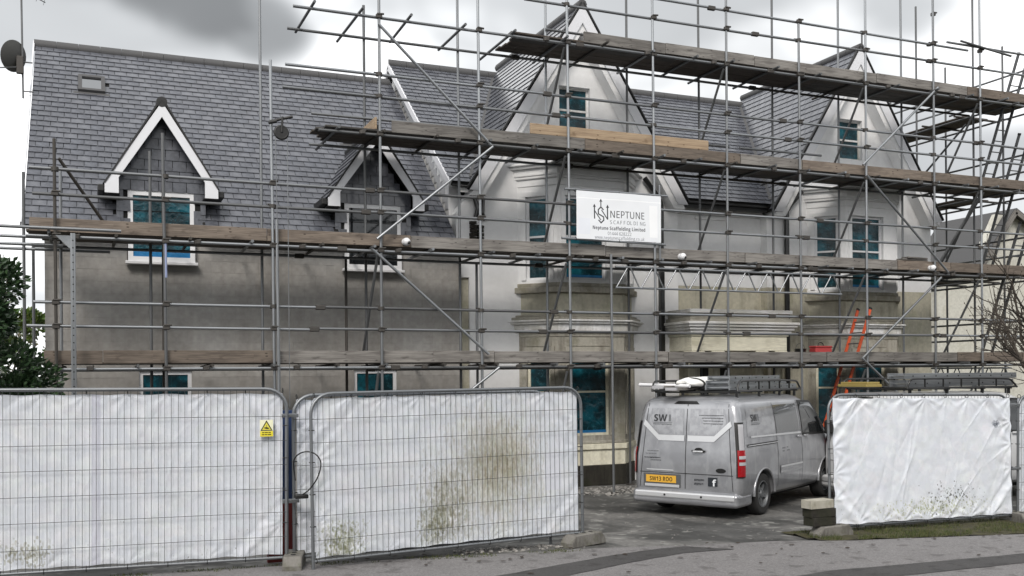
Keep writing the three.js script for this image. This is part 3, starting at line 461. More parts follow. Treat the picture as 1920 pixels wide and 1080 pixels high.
// toe boards: [x0, x1, material]
const TB = [
  [[-0.75, 0.15, M.boardBrown2], [0.16, 3.0, M.boardBrown2], [3.12, 7.3, M.boardGrey], [7.31, 11.3, M.boardGrey], [11.32, 15.55, M.boardGrey2], [15.57, 19.6, M.boardGrey2], [19.62, 22.4, M.boardBrown2]],
  [[-0.95, 2.9, M.boardBrown], [2.91, 5.6, M.boardBrown], [5.61, 9.8, M.boardGrey], [9.82, 13.3, M.boardGrey], [13.32, 17.7, M.boardGrey], [17.72, 19.4, M.boardBrown], [19.42, 22.4, M.boardBrown2]],
  [[5.25, 9.35, M.boardGrey2], [9.36, 13.2, M.boardBrown2], [13.22, 14.9, M.boardGrey], [14.92, 18.8, M.boardBrown], [18.82, 22.4, M.boardBrown2]],
  [[9.35, 11.3, M.boardGrey2], [11.31, 13.6, M.boardGrey], [13.62, 17.1, M.boardGrey], [17.12, 20.0, M.boardGrey], [20.02, 22.3, M.boardBrown2]],
];
TB.forEach((row, i) => row.forEach(([a, b, m]) => { const g = uvBox(new RoundedBoxGeometry(b - a, 0.225, 0.038, 1, 0.006), 1, rnd() * 7, rnd() * 7), o = part('toe_board', g, m, sc); o.position.set((a + b) / 2, LIFT[i] + 0.195 + rr(0, 0.012), -0.062 - 0.04); o.rotation.z = rr(-0.003, 0.003); }));
{ const o = part('toe_board', uvBox(new RoundedBoxGeometry(4.25, 0.21, 0.038, 1, 0.006), 1, 0.3, 0.6), M.boardNew, sc); o.position.set(10.25, LIFT[2] + 0.42, -0.105); }
{ const o = part('end_board', uvBox(new RoundedBoxGeometry(1.15, 0.225, 0.038, 1, 0.006), 1, 0.3, 0.6), M.boardNew, sc); o.position.set(4.95, LIFT[2] + 0.24, -0.7); o.rotation.y = Math.PI / 2; }
// small clips under the toe boards
for (let i = 0; i < 4; i++) for (let x = deckSpan[i][0] + 0.7; x < 21; x += rr(1.4, 2.6)) { if (couplers > 285) break; coupler(x, LIFT[i] + 0.01, -0.02, Math.PI / 2); }
// facade braces
const brace = (a, b, m, n = 'brace') => tube(n, V(...a), V(...b), R, m, sc);
brace([4.97, 9.06, 0.05], [7.22, 6.98, 0.05], M.steelA); brace([7.25, 6.95, 0.07], [4.9, 5.03, 0.07], M.steelA); brace([4.8, 4.85, 0.05], [7.13, 2.88, 0.05], M.steelA); brace([7.35, 2.62, 0.05], [6.1, 1.7, 0.05], M.steelA);
brace([18.9, 9.35, 0.05], [16.55, 7.3, 0.05], M.steelA); brace([16.68, 7.05, 0.05], [19.2, 4.86, 0.05], M.steelB); brace([18.95, 4.75, 0.05], [16.5, 2.8, 0.05], M.steelB); brace([16.45, 2.8, 0.07], [17.9, 1.7, 0.05], M.steelA); brace([-0.5, 6.15, -0.1], [0.35, 5.0, -0.9], M.steelD);
for (const x of [4.99, 8.93, 12.8, 16.7, 20.34]) for (let i = 0; i < 4; i++) { if (x < 5 && i > 1) continue; const y1 = LIFT[i] - 0.1, y0 = i ? LIFT[i - 1] + 0.2 : 0.1; brace([x - 0.06, y1, -0.02], [x - 0.06, y0, -1.22], i > 1 ? M.steelC : M.steelB, 'ledger_brace'); }
// return round the right-hand end
for (const z of [-1.25, -3.2, -5.3]) for (const x of [21.5, 22.6]) { tube('standard', V(x, 0.03, z), V(x + lean(), x > 22 ? 11.2 : 12.8, z), R, M.steelC, sc); base(x, z); }
tube('standard', V(22.6, 0.03, 0), V(22.6, 11.6, 0), R, M.steelC, sc); base(22.6, 0);
for (const y of LIFT) { for (const x of [21.5, 22.6]) tube('ledger', V(x, y, 0.15), V(x, y, -6.0), R, M.steelC, sc); for (const x of [22.62]) for (const dy of [0.7, 1.15]) tube('guard_rail', V(x, y + dy, 0.15), V(x, y + dy, -6.0), R, steelPick([1, 4, 4, 0]), sc);
  for (let z = -1.6; z > -5.9; z -= 1.1) tube('transom', V(21.2, y + 0.05, z), V(22.8, y + 0.05, z), R, M.steelD, sc);
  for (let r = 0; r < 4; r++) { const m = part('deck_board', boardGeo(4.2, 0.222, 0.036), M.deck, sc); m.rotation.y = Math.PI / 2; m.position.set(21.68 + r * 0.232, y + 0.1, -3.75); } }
brace([20.5, 6.95, -0.1], [19.85, 4.95, -1.1], M.steelC); brace([20.55, 6.95, -0.1], [20.0, 4.95, -1.2], M.steelC); brace([21.3, 9.0, -1.3], [20.6, 7.1, -3.0], M.steelC);
brace([19.6, 10.55, 0.1], [21.3, 10.38, 0.1], M.steelC, 'guard_rail'); for (const [x, y] of [[19.9, 10.9], [20.05, 11.7]]) coupler(x, y, -1.2);
// lattice beams under the first decks
function lattice(x0, x1, yb, yt, z, n) { const up = part('lattice_beam', join(tubeGeo(V(x0, yb, z), V(x1, yb, z), 0.022), tubeGeo(V(x0, yt, z), V(x1, yt, z), 0.022)), M.ally, sc); const w = (x1 - x0) / n; for (let i = 0; i < n; i++) { const a = x0 + i * w; part('lattice_web', join(tubeGeo(V(a + 0.02, yb, z), V(a + w / 2, yt, z), 0.015, 6), tubeGeo(V(a + w / 2 + 0.06, yt, z), V(a + w - 0.02, yb, z), 0.015, 6)), M.ally, up); } }
lattice(10.0, 15.95, 4.27, 4.7, -0.02, 10); lattice(19.6, 22.4, 2.15, 2.55, -0.9, 5);
// left side: tubes running off past the corner and a perforated post with a bracket
for (const [y, z, b] of [[4.93, 0.25, 0.45], [4.82, -0.1, -0.45], [4.72, -0.3, -0.45], [4.76, -1.3, 0.3]]) brace([-3.2, y + 0.0, z], [b, y, z], steelPick([3, 3, 1, 0]), 'ledger');
tube('standard', V(-1.1, 0.03, -1.25), V(-1.1, 6.1, -1.25), R, M.steelC, sc); tube('standard', V(-0.97, 0.03, -1.6), V(-0.97, 4.9, -1.6), R, M.steelC, sc);
{ const p = part('perforated_post', rbox(-0.33, -0.25, 0, 4.86, 0.2, 0.26, 0.008), M.ally, sc); for (let y = 0.3; y < 4.8; y += 0.12) part('post_hole', new THREE.CylinderGeometry(0.012, 0.012, 0.004, 8).rotateX(Math.PI / 2).translate(-0.29, y, 0.262), M.dark, p); part('bracket', uvBox(extr([[-0.33, 4.82], [-0.55, 4.82], [-0.33, 4.6]], 0.02).translate(0, 0, 0.22)), M.ally, sc); }
// gin wheel on the third standard
{
  const w = thing('gin_wheel', 'dark pulley wheel hung on the scaffold pole above the slate roof', 'pulley', [3.14, 6.85, 0.12]);
  part('bracket_arm', join(tubeGeo(V(-0.2, 0.2, -0.1), V(0.2, 0.3, 0.02), 0.025), tubeGeo(V(-0.22, 0.16, -0.02), V(-0.08, 0.2, -0.02), 0.03)), M.black, w);
  part('wheel', new THREE.TorusGeometry(0.11, 0.028, 8, 24), M.black, w); part('wheel_face', new THREE.CylinderGeometry(0.1, 0.1, 0.05, 20).rotateX(Math.PI / 2), M.black, w);
  part('hook', tubeGeo(V(0, 0, 0.03), V(0.02, 0.28, 0.02), 0.02), M.black, w); part('rope', tubeGeo(V(0.105, 0, 0), V(0.1, -4.9, 0.05), 0.008, 6), M.steelB, w); part('rope', tubeGeo(V(-0.105, 0, 0), V(-0.06, -4.6, 0.02), 0.008, 6), M.steelB, w);
}
// ---------------------------------------------------------------- banner
function canvasTex(w, h, draw) { const c = document.createElement('canvas'); c.width = w; c.height = h; const x = c.getContext('2d'); draw(x, w, h); const t = new THREE.CanvasTexture(c); t.colorSpace = THREE.SRGBColorSpace; t.anisotropy = 8; return t; }
{
  const x0 = 9.05, x1 = 11.05, y0 = 5.23, y1 = 6.21;
  const map = canvasTex(1024, 512, (c, w, h) => {
    c.fillStyle = '#e3e6ea'; c.fillRect(0, 0, w, h); c.fillStyle = '#f3f5f7'; c.fillRect(0, 70, w, 8); c.fillStyle = '#dfe3ea'; c.fillRect(30, 290, 130, 170); c.fillStyle = '#eef0f2'; c.fillRect(880, 110, 100, 350);
    c.strokeStyle = '#24262a'; c.lineCap = 'butt'; c.lineJoin = 'miter'; const L = (p, lw) => { c.lineWidth = lw; c.beginPath(); p.forEach(([a, b], i) => (i ? c.lineTo(a, b) : c.moveTo(a, b))); c.stroke(); };
    L([[215, 150], [215, 290]], 13); L([[372, 150], [372, 290]], 13); L([[215, 200], [290, 300]], 11); L([[300, 190], [372, 290]], 11);
    L([[325, 190], [293, 160], [262, 190], [262, 235], [325, 265], [325, 300], [293, 330], [262, 300]], 13); L([[293, 165], [293, 95]], 11);
    for (const [a, b] of [[293, 70], [215, 130], [372, 130]]) { c.fillStyle = '#24262a'; c.beginPath(); c.moveTo(a, b); c.lineTo(a - 20, b + 38); c.lineTo(a, b + 26); c.lineTo(a + 20, b + 38); c.fill(); }
    c.fillStyle = '#26282c'; c.font = '104px sans-serif'; c.fillText('NEPTUNE', 396, 268, 424); c.fillStyle = '#5a5e64'; c.font = '54px sans-serif'; 'SCAFFOLDING'.split('').forEach((k, i) => c.fillText(k, 398 + i * 39.5, 336)); c.fillStyle = '#303338'; c.font = 'bold 52px sans-serif'; c.fillText('Neptune Scaffolding Limited', 186, 402, 640);
    c.fillStyle = '#6b6f76'; c.font = '50px sans-serif'; c.fillText('01444 628222', 370, 456, 285); c.fillText('www.neptunescaffolding.co.uk', 212, 504, 600);
  });
  const b = thing('banner', 'white printed company banner lashed to the scaffold between tubes', 'banner', [0, 0, 0]);
  const g = new THREE.PlaneGeometry(x1 - x0, y1 - y0, 40, 20), p = g.attributes.position; for (let i = 0; i < p.count; i++) { const u = p.getX(i), v = p.getY(i); p.setZ(i, 0.012 * Math.sin(u * 5 + v * 2) + 0.01 * (fbm(u * 0.3 + 2, v * 0.3 + 2, 16, 3, 77) - 0.5)); } g.computeVertexNormals(); g.translate((x0 + x1) / 2, (y0 + y1) / 2, 0.09);
  part('printed_sheet', g, std({ map, roughness: 0.6, side: THREE.DoubleSide }), b);
  tube('banner_tube', V(x0 - 0.25, y1 + 0.02, 0.06), V(x1 + 0.18, y1 + 0.02, 0.06), 0.024, M.steelA, b); tube('banner_tube', V(x0 - 0.32, y0 - 0.0, 0.06), V(x1 + 0.12, y0 - 0.03, 0.06), 0.024, M.steelA, b); tube('banner_tube', V(x1 + 0.0, y0 - 0.4, 0.03), V(x1 + 0.0, y1 + 0.25, 0.03), 0.024, M.steelB, b);
  for (const x of [x0, (x0 + x1) / 2, x1]) for (const y of [y0, y1]) part('tie', new THREE.TorusGeometry(0.032, 0.006, 5, 10).rotateY(Math.PI / 2).translate(x, y, 0.06), M.black, b);
}
// cameras on the toe boards
[[5.48, 5.02, 'brown board'], [11.62, 4.98, 'grey board past the banner'], [18.72, 4.98, 'reddish board by the brace']].forEach(([x, y, at]) => {
  const c = thing('security_camera', `small white dome camera fixed to the ${at} on the second deck`, 'camera', [x, y, -0.06], 0, 'cameras along the second deck');
  part('mount', new THREE.CylinderGeometry(0.065, 0.065, 0.04, 16).rotateX(Math.PI / 2), M.upvc, c); part('housing', new THREE.SphereGeometry(0.075, 16, 12).translate(0.01, -0.005, 0.07), M.upvc, c); part('lens', new THREE.SphereGeometry(0.034, 12, 8).translate(0.035, -0.03, 0.12), M.blackGloss, c);
});
// ladders
function ladder(name, label, a, b, rungAxis, w, mat, rungMat, group) {
  const l = thing(name, label, 'ladder', [0, 0, 0], 0, group), d = b.clone().sub(a), up = d.clone().normalize(), nrm = rungAxis.clone().cross(up).normalize();
  for (const s of [-1, 1]) { const o = rungAxis.clone().multiplyScalar(s * w / 2); part('stile', barGeo(a.clone().add(o), b.clone().add(o), 0.03, 0.07, nrm), mat, l); part('end_cap', barGeo(b.clone().add(o), b.clone().add(o).addScaledVector(up, 0.05), 0.036, 0.078, nrm), M.black, l); }
  const n = Math.floor(d.length() / 0.28); for (let i = 1; i < n; i++) { const c = a.clone().addScaledVector(up, i * 0.28); tube('rung', c.clone().addScaledVector(rungAxis, -w / 2), c.clone().addScaledVector(rungAxis, w / 2), 0.015, rungMat, l, 8); }
  return l;
}
M.orange = phy({ color: lin(0.62, 0.095, 0.03), roughness: 0.45, clearcoat: 0.2 });
ladder('orange_ladder', 'orange fibreglass ladder leaning up through the first deck before the right bay', V(15.75, 0.02, -0.72), V(17.25, 3.98, -0.72), V(0, 0, 1), 0.42, M.orange, M.steelB);
[[2.75, 6.2], [4.95, 8.45], [7.13, 10.5]].forEach(([y0, y1], i) => ladder('access_ladder', ['grey access ladder rising from the lowest deck at the scaffold return', 'grey access ladder rising from the second deck at the scaffold return', 'grey access ladder rising from the third deck at the scaffold return'][i], V(21.72, y0, -1.15), V(21.86, y1, 0.0), V(1, 0, 0), 0.36, M.steelC, M.steelC, 'ladders at the scaffold return'));
// odds and ends on the decks
M.red = phy({ color: lin(0.4, 0.045, 0.045), roughness: 0.6 }); M.yellow = std({ color: lin(0.3, 0.23, 0.07), roughness: 0.6, bumpMap: tGrain, bumpScale: 0.003 });
{ const b = thing('tool_bag', 'red tool box standing on the lowest deck beside the orange ladder', 'tool box', [15.65, 2.77, -0.4]); part('body', rbox(-0.24, 0.24, 0, 0.27, -0.12, 0.12, 0.03, 2), M.red, b); part('lid', rbox(-0.245, 0.245, 0.27, 0.32, -0.125, 0.125, 0.02, 2), M.red, b); part('handle', new THREE.TorusGeometry(0.08, 0.012, 6, 14, Math.PI).translate(0, 0.32, 0), M.black, b); }
{ const b = thing('tool_bucket', 'dark bucket on the lowest deck beside the red tool box', 'bucket', [15.22, 2.76, -0.6]); part('pail', new THREE.LatheGeometry([[0.1, 0], [0.11, 0.01], [0.14, 0.26], [0.15, 0.27], [0.135, 0.265], [0.1, 0.03], [0, 0.03]].map(([x, y]) => new THREE.Vector2(x, y)), 20), M.blackGloss, b); part('handle', new THREE.TorusGeometry(0.13, 0.006, 5, 16, Math.PI).translate(0, 0.26, 0), M.steelC, b); }
for (let k = 0; k < 3; k++) { const m = solo('spare_plank', uvBox(new RoundedBoxGeometry(1.0 - 0.15 * k, 0.04, 0.2, 1, 0.006)), k ? M.boardGrey2 : M.boardGrey, ['short spare plank at the bottom of the pile on the second deck', 'short spare plank in the middle of the pile on the second deck', 'shortest spare plank on top of the pile on the second deck'][k], 'plank', 'planks piled on the second deck'); m.position.set(18.35 + 0.06 * k, 5.15 + 0.042 * k, -0.35 + 0.02 * k); m.rotation.y = 0.05 * k; }

// ---------------------------------------------------------------- fence panels and their sheets
M.fence = steel(lin(0.45, 0.46, 0.47), 0.45, 0.75); M.wire = std({ color: lin(0.08, 0.085, 0.09), roughness: 0.5, metalness: 0.5 });
M.concrete = std({ map: rep(stainTex([0.50, 0.49, 0.47], [0.36, 0.35, 0.33], [0.38, 0.38, 0.32], 501), 1.2), roughness: 0.95, bumpMap: rep(tFine, 0.4), bumpScale: 0.006 });
function panelFrame(f, W, H, r = 0.24) {
  const pts = [V(0, -0.1, 0), V(0, H - r, 0)]; for (let i = 1; i <= 6; i++) { const a = Math.PI - i / 6 * Math.PI / 2; pts.push(V(r + r * Math.cos(a), H - r + r * Math.sin(a), 0)); } pts.push(V(W - r, H, 0)); for (let i = 1; i <= 6; i++) { const a = Math.PI / 2 - i / 6 * Math.PI / 2; pts.push(V(W - r + r * Math.cos(a), H - r + r * Math.sin(a), 0)); } pts.push(V(W, -0.1, 0));
  const path = new THREE.CurvePath(); for (let i = 1; i < pts.length; i++) path.add(new THREE.LineCurve3(pts[i - 1], pts[i]));
  part('frame_tube', new THREE.TubeGeometry(path, 120, 0.021, 8), M.fence, f); tube('bottom_rail', V(0, 0.02, 0), V(W, 0.02, 0), 0.018, M.fence, f, 8);
}
function fencePanel(label, a, b, H, tiltTop = 0) {  // a, b: bottom corners
  const d = b.clone().sub(a), W = d.length(), f = thing('mesh_fence_panel', label, 'fence', [0, 0, 0], 0, 'temporary fence panels'), X = d.clone().normalize(), N = X.clone().cross(V(0, 1, 0)).normalize(), Y = V(0, 1, 0).addScaledVector(N, tiltTop).normalize();
  const Yo = Y.clone().addScaledVector(X, -Y.dot(X)).normalize(), m = new THREE.Matrix4().makeBasis(X, Yo, X.clone().cross(Yo)).setPosition(a); f.applyMatrix4(m);
  panelFrame(f, W, H);
  const n = Math.round(W / 0.072); for (let i = 1; i < n; i++) { const x = W * i / n, top = H - (x < 0.24 ? 0.24 - Math.sqrt(0.0576 - (0.24 - x) ** 2) : x > W - 0.24 ? 0.24 - Math.sqrt(0.0576 - (x - W + 0.24) ** 2) : 0); tube('vertical_wire', V(x + rr(-0.004, 0.004), 0.02, 0.012), V(x + rr(-0.004, 0.004), top, 0.012), 0.003, M.wire, f, 5); }
  for (let y = 0.27; y < H - 0.1; y += 0.285) tube('horizontal_wire', V(0, y + rr(-0.006, 0.006), 0.018), V(W, y + rr(-0.006, 0.006), 0.018), 0.0032, M.wire, f, 5);
  f.userData.W = undefined; delete f.userData.W; return { f, W, m };
}
// a sheet laced to a panel: creased cloth pulled toward its ties
function sheetFor(panel, H, z, label, seed, draw, amp = 1) {
  const W = panel.W, w = W - 0.09, h = H - 0.1, nx = 190, ny = 110, g = new THREE.PlaneGeometry(w, h, nx, ny), p = g.attributes.position, r = rngOf(seed), ties = [];
  for (let i = 0; i <= 8; i++) { ties.push([-w / 2 + w * i / 8, h / 2, 1], [-w / 2 + w * i / 8, -h / 2, 1]); } for (let i = 1; i < 5; i++) { ties.push([-w / 2, -h / 2 + h * i / 5, 0], [w / 2, -h / 2 + h * i / 5, 0]); }
  const pull = ties.map(() => [r() * 6.28, 3 + Math.floor(r() * 4), 0.4 + 0.9 * r()]); const folds = [];
  const nf = Math.round(14 * amp * amp); for (let i = 0; i < nf; i++) folds.push([(r() - 0.5) * w, (r() - 0.5) * h, (r() < 0.65 ? 1 : -1) * (0.7 + 0.7 * r()), 0.008 + 0.02 * r(), (r() - 0.4) * 0.03, 0.25 + 0.55 * r()]);
  for (const [tx, ty, s] of ties) if (r() < 0.75) { const a0 = Math.atan2(-ty * (s ? 1 : 0.15), -tx * (s ? 0.25 : 1)) + (r() - 0.5) * 1.2, len = 0.15 + 0.35 * r(); folds.push([tx + Math.cos(a0) * len * 0.8, ty + Math.sin(a0) * len * 0.8, a0, 0.006 + 0.014 * r(), (r() - 0.35) * 0.026, len]); }
  const diag = [[-w / 2, -h / 2, 1], [w / 2, -h / 2, -1], [-w / 2, h / 2, -1], [w / 2, h / 2, 1]];
  for (let i = 0; i < p.count; i++) {
    let x = p.getX(i), y = p.getY(i), q = 0.016 * (fbm(x / w * 0.9 + 3 + seed * 0.1, y / w * 0.9 + 3, 8, 4, 600 + seed) - 0.5) + 0.005 * (Math.abs(fbm(x / w + 2, y / w + 2, 22, 3, 640 + seed) - 0.5) - 0.12);
    ties.forEach(([tx, ty], k) => { const dx = x - tx, dy = y - ty, d = Math.hypot(dx, dy); if (d < 0.9) q += 0.006 * pull[k][2] * Math.exp(-d * 3.2) * Math.sin(pull[k][1] * 2 * Math.atan2(dy, dx) + pull[k][0]) * Math.min(1, d * 8); });
    for (const [fx, fy, an, wd, a, len] of folds) { const c = Math.cos(an), s = Math.sin(an), u = (x - fx) * c + (y - fy) * s, v = -(x - fx) * s + (y - fy) * c; if (Math.abs(v) < 0.15) q += a * 0.55 * Math.exp(-Math.abs(v) / wd) * Math.exp(-((u / len) ** 2)); }
    for (const [cx, cy, s] of diag) { const u = ((x - cx) * Math.sign(-cx) + (y - cy) * Math.sign(-cy)) / 1.414; const e = Math.min(1, Math.hypot(x - cx, y - cy)); if (u < 0.75) q += 0.014 * Math.exp(-(((u - 0.33) / 0.05) ** 2)) - 0.008 * Math.exp(-(((u - 0.45) / 0.04) ** 2)); }
    const edge = Math.max(0, Math.abs(y) - h / 2 + 0.15) / 0.15; const sag = 0.012 * edge * (0.5 - 0.5 * Math.cos((x / w + 0.5) * 8 * 2 * Math.PI)) * -Math.sign(y); p.setXYZ(i, x, y + sag, q * amp);
  }
  g.computeVertexNormals(); g.translate(W / 2, H / 2 + 0.0, z);
  const t = thing('white_sheet', label, 'sheeting', [0, 0, 0], 0, 'white sheets on the site fence'); t.applyMatrix4(panel.m);
  const map = canvasTex(1024, 576, (c, cw, ch) => { c.fillStyle = '#d5dae2'; c.fillRect(0, 0, cw, ch); const R2 = rngOf(seed + 5); for (let i = 0; i < 900; i++) { c.fillStyle = `rgba(${R2() < 0.5 ? '205,209,214' : '236,238,241'},${0.10 + 0.12 * R2()})`; c.beginPath(); c.ellipse(R2() * cw, R2() * ch, 6 + 50 * R2(), 4 + 26 * R2(), R2() * 3, 0, 7); c.fill(); } for (let i = 0; i < 90; i++) { c.fillStyle = `rgba(60,60,50,${0.1 + 0.35 * R2()})`; c.fillRect(R2() * cw, ch * (1 - 0.28 * R2() * R2()), 1 + 3 * R2(), 1 + 5 * R2()); } draw?.(c, cw, ch, R2); });
  part('sheet', g, std({ map, roughness: 0.48, side: THREE.DoubleSide, bumpMap: rep(tFine, 0.04), bumpScale: 0.0012 }), t);
  for (const [tx, ty, s] of ties) if (s) part('tie', new THREE.TorusGeometry(0.03, 0.005, 5, 10).rotateY(Math.PI / 2).translate(W / 2 + tx, H / 2 + ty + 0.03 * Math.sign(ty), z * 0.4), M.black, t);
  else part('tie', new THREE.TorusGeometry(0.034, 0.005, 5, 10).rotateX(Math.PI / 2).translate(W / 2 + tx + 0.035 * Math.sign(tx), H / 2 + ty, z * 0.4), M.black, t);
  return t;
}
function blotch(c, R2, x0, x1, y0, y1, n, col, a, drip) { for (let i = 0; i < n; i++) { const u = (R2() + R2() + R2()) / 3, v = (R2() + R2()) / 2, x = x0 + (x1 - x0) * u, y = y0 + (y1 - y0) * v; c.fillStyle = `rgba(${col},${a * (0.2 + R2())})`; c.beginPath(); c.ellipse(x, y, 1 + 3.5 * R2(), (1 + 3 * R2()) * (1 + drip * R2()), 0, 0, 7); c.fill(); } }
const PA = fencePanel('mesh fence panel with sheet behind it carrying the yellow warning sign', V(-1.42, 0.33, 5.95), V(2.1, 0.3, 6.15), 2.02);
sheetFor(PA, 2.02, -0.035, 'clean white sheet on the fence panel with the warning sign', 3, (c, w, h, R2) => { blotch(c, R2, 60, 330, 470, 580, 260, '120,118,95', 0.35, 2); c.fillStyle = 'rgba(190,192,205,0.55)'; c.fillRect(400, 0, 28, h); }, 0.8);  // the upright strip is painted shade of a post showing through the sheet
const PB = fencePanel('mesh fence panel in front of the dirtiest sheet, next to the open driveway', V(2.36, 0.27, 6.42), V(6.1, 0.3, 6.04), 1.99);
sheetFor(PB, 1.99, -0.035, 'white sheet with brown mould stains beside the open driveway', 4, (c, w, h, R2) => {
  for (let k = 0; k < 260; k++) { const u = (R2() + R2() + R2()) / 3, v = (R2() + R2()) / 2; c.fillStyle = `rgba(134,128,110,${0.008 + 0.014 * R2()})`; c.beginPath(); c.ellipse(360 + 600 * u, 40 + 520 * v, 16 + 40 * R2(), 22 + 70 * R2(), 0.2 * R2(), 0, 7); c.fill(); } blotch(c, R2, 300, 1010, 0, 620, 4200, '122,112,88', 0.08, 6); blotch(c, R2, 480, 900, 80, 460, 3000, '112,102,74', 0.08, 7); blotch(c, R2, 330, 620, 260, 600, 1900, '100,96,70', 0.14, 4); blotch(c, R2, 340, 520, 420, 590, 700, '84,84,54', 0.18, 2); blotch(c, R2, -20, 200, 440, 620, 900, '84,86,46', 0.2, 2);
  c.fillStyle = 'rgba(216,219,228,0.9)'; c.fillRect(880, 250, 70, 150); }, 0.8);
const PC = fencePanel('mesh fence panel overlapped by the stained panel at the cable lock', V(2.22, 0.26, 6.0), V(5.7, 0.26, 5.86), 1.98);
sheetFor(PC, 1.98, -0.035, 'white sheet half hidden behind the stained one by the cable lock', 5);
const PD = fencePanel('mesh fence panel with its sheet tied over the front, above the grass verge', V(10.1, 0.13, 6.3), V(13.9, 0.07, 6.25), 2.0, -0.03);
sheetFor(PD, 2.0, 0.045, 'white crumpled sheet tied over the front of the panel above the grass verge', 6, (c, w, h, R2) => { blotch(c, R2, 100, 1000, 470, 576, 700, '120,125,70', 0.3, 1); blotch(c, R2, 430, 900, 380, 560, 160, '40,40,35', 0.6, 0.5); blotch(c, R2, 900, 980, 110, 150, 200, '70,75,85', 0.3, 0.5); }, 1.5);
const PE = fencePanel('mesh fence panel past the crumpled sheet at the far end of the site', V(14.08, 0.06, 6.22), V(17.6, 0.0, 6.0), 2.0);
sheetFor(PE, 2.0, -0.035, 'white sheet behind the mesh at the far end of the site', 8);
// clamps between neighbouring posts
for (const [x, y, z, l] of [[2.16, 2.0, 6.1, 'upper steel clamp joining the posts beside the cable lock'], [2.16, 0.98, 6.1, 'lower steel clamp joining the posts beside the cable lock'], [14.0, 1.9, 6.24, 'upper steel clamp joining the posts at the end of the crumpled sheet'], [14.0, 0.85, 6.24, 'lower steel clamp joining the posts at the end of the crumpled sheet']]) { const c = thing('fence_clamp', l, 'clamp', [x, y, z], 0, 'fence clamps'); part('plate', rbox(-0.1, 0.1, -0.022, 0.022, 0.02, 0.035, 0.005), M.ally, c); part('plate', rbox(-0.1, 0.1, -0.022, 0.022, -0.035, -0.02, 0.005), M.ally, c); part('bolt', new THREE.CylinderGeometry(0.01, 0.01, 0.1, 8).rotateX(Math.PI / 2), M.ally, c); }
// cable lock looped round two posts
{ const c = thing('cable_lock', 'black cable lock looped round the overlapping fence posts', 'lock', [0, 0, 0]); const q = [[2.22, 1.22, 6.1], [2.2, 1.46, 6.12], [2.27, 1.57, 6.3], [2.38, 1.56, 6.48], [2.44, 1.47, 6.5], [2.41, 1.3, 6.5], [2.33, 1.15, 6.42], [2.27, 1.06, 6.25]].map((p) => V(...p)); part('cable', new THREE.TubeGeometry(new THREE.CatmullRomCurve3(q), 50, 0.008, 8), M.black, c); part('lock_body', rbox(2.18, 2.34, 1.02, 1.07, 6.2, 6.3, 0.015, 2), M.black, c); }
// warning sign
{ const map = canvasTex(256, 320, (c) => { c.fillStyle = '#e9e9c9'; c.fillRect(0, 0, 256, 320); c.fillStyle = '#1c1a10'; c.beginPath(); c.moveTo(128, 6); c.lineTo(250, 210); c.lineTo(6, 210); c.fill(); c.fillStyle = '#d8cf52'; c.beginPath(); c.moveTo(128, 44); c.lineTo(216, 192); c.lineTo(40, 192); c.fill(); c.fillStyle = '#1c1a10'; c.beginPath(); c.ellipse(130, 158, 50, 16, 0.12, 0, 7); c.fill(); c.fillRect(124, 100, 8, 50); c.fillStyle = '#e0d23a'; c.fillRect(0, 214, 256, 106); c.fillStyle = '#4a4410'; for (const [x, y, w] of [[40, 234, 44], [92, 234, 62], [164, 234, 48], [34, 274, 52], [96, 274, 40], [146, 274, 74]]) c.fillRect(x, y, w, 20); });
  const s = thing('warning_sign', 'small yellow and black triangular warning sign on white sheet', 'sign', [1.875, 1.86, 6.165], -0.06); part('plate', rbox(-0.078, 0.078, -0.1, 0.1, -0.003, 0.003, 0.002), M.upvc, s); part('sign_face', new THREE.PlaneGeometry(0.15, 0.195).translate(0, 0, 0.0045), std({ map, roughness: 0.5 }), s); }
// concrete feet
function foot(x, z, turn, label) { const f = thing('concrete_footing_block', label, 'concrete block', [x, gh(x, z) + 0.012, z], turn, 'concrete fence feet'); part('block', uvBox(extr([[-0.33, 0], [0.33, 0], [0.33, 0.05], [0.25, 0.145], [-0.25, 0.145], [-0.33, 0.05]], 0.2, [], 0.012).translate(0, 0, -0.1)), M.concrete, f); for (const s of [-0.14, 0, 0.14]) part('post_socket', new THREE.CylinderGeometry(0.03, 0.03, 0.01, 10).translate(s, 0.158, 0), M.dark, f); }
foot(6.1, 6.06, 0.35, 'concrete foot under the fence end beside the driveway'); foot(2.2, 6.1, 1.3, 'concrete foot under the overlapping posts at the cable lock'); foot(14.0, 6.24, 1.4, 'concrete foot under the posts at the end of the crumpled sheet'); foot(10.02, 6.42, 0.1, 'concrete foot under the block pile at the driveway gap'); foot(-1.45, 5.95, 1.4, 'concrete foot under the outer end of the sign panel');
// block pile
{ const y0 = gh(9.8, 6.35) + 0.17, ms = [M.concrete, M.plinth, M.plinth]; const spec = [[9.84, 0, M.plinth, 0.05, 'dark mossy concrete block at the bottom of the pile by the driveway gap'], [9.83, 1, M.plinth, -0.04, 'dark concrete block in the middle of the pile by the driveway gap'], [9.80, 2, M.stone, 0.08, 'pale concrete block on top of the pile by the driveway gap']]; for (const [x, k, m, t, l] of spec) { const b = solo('concrete_block', uvBox(new RoundedBoxGeometry(0.44, 0.125, 0.215, 2, 0.008)), m, l, 'block', 'blocks piled by the driveway gap'); b.position.set(x, y0 + 0.064 + k * 0.127, 6.38); b.rotation.y = t; } }
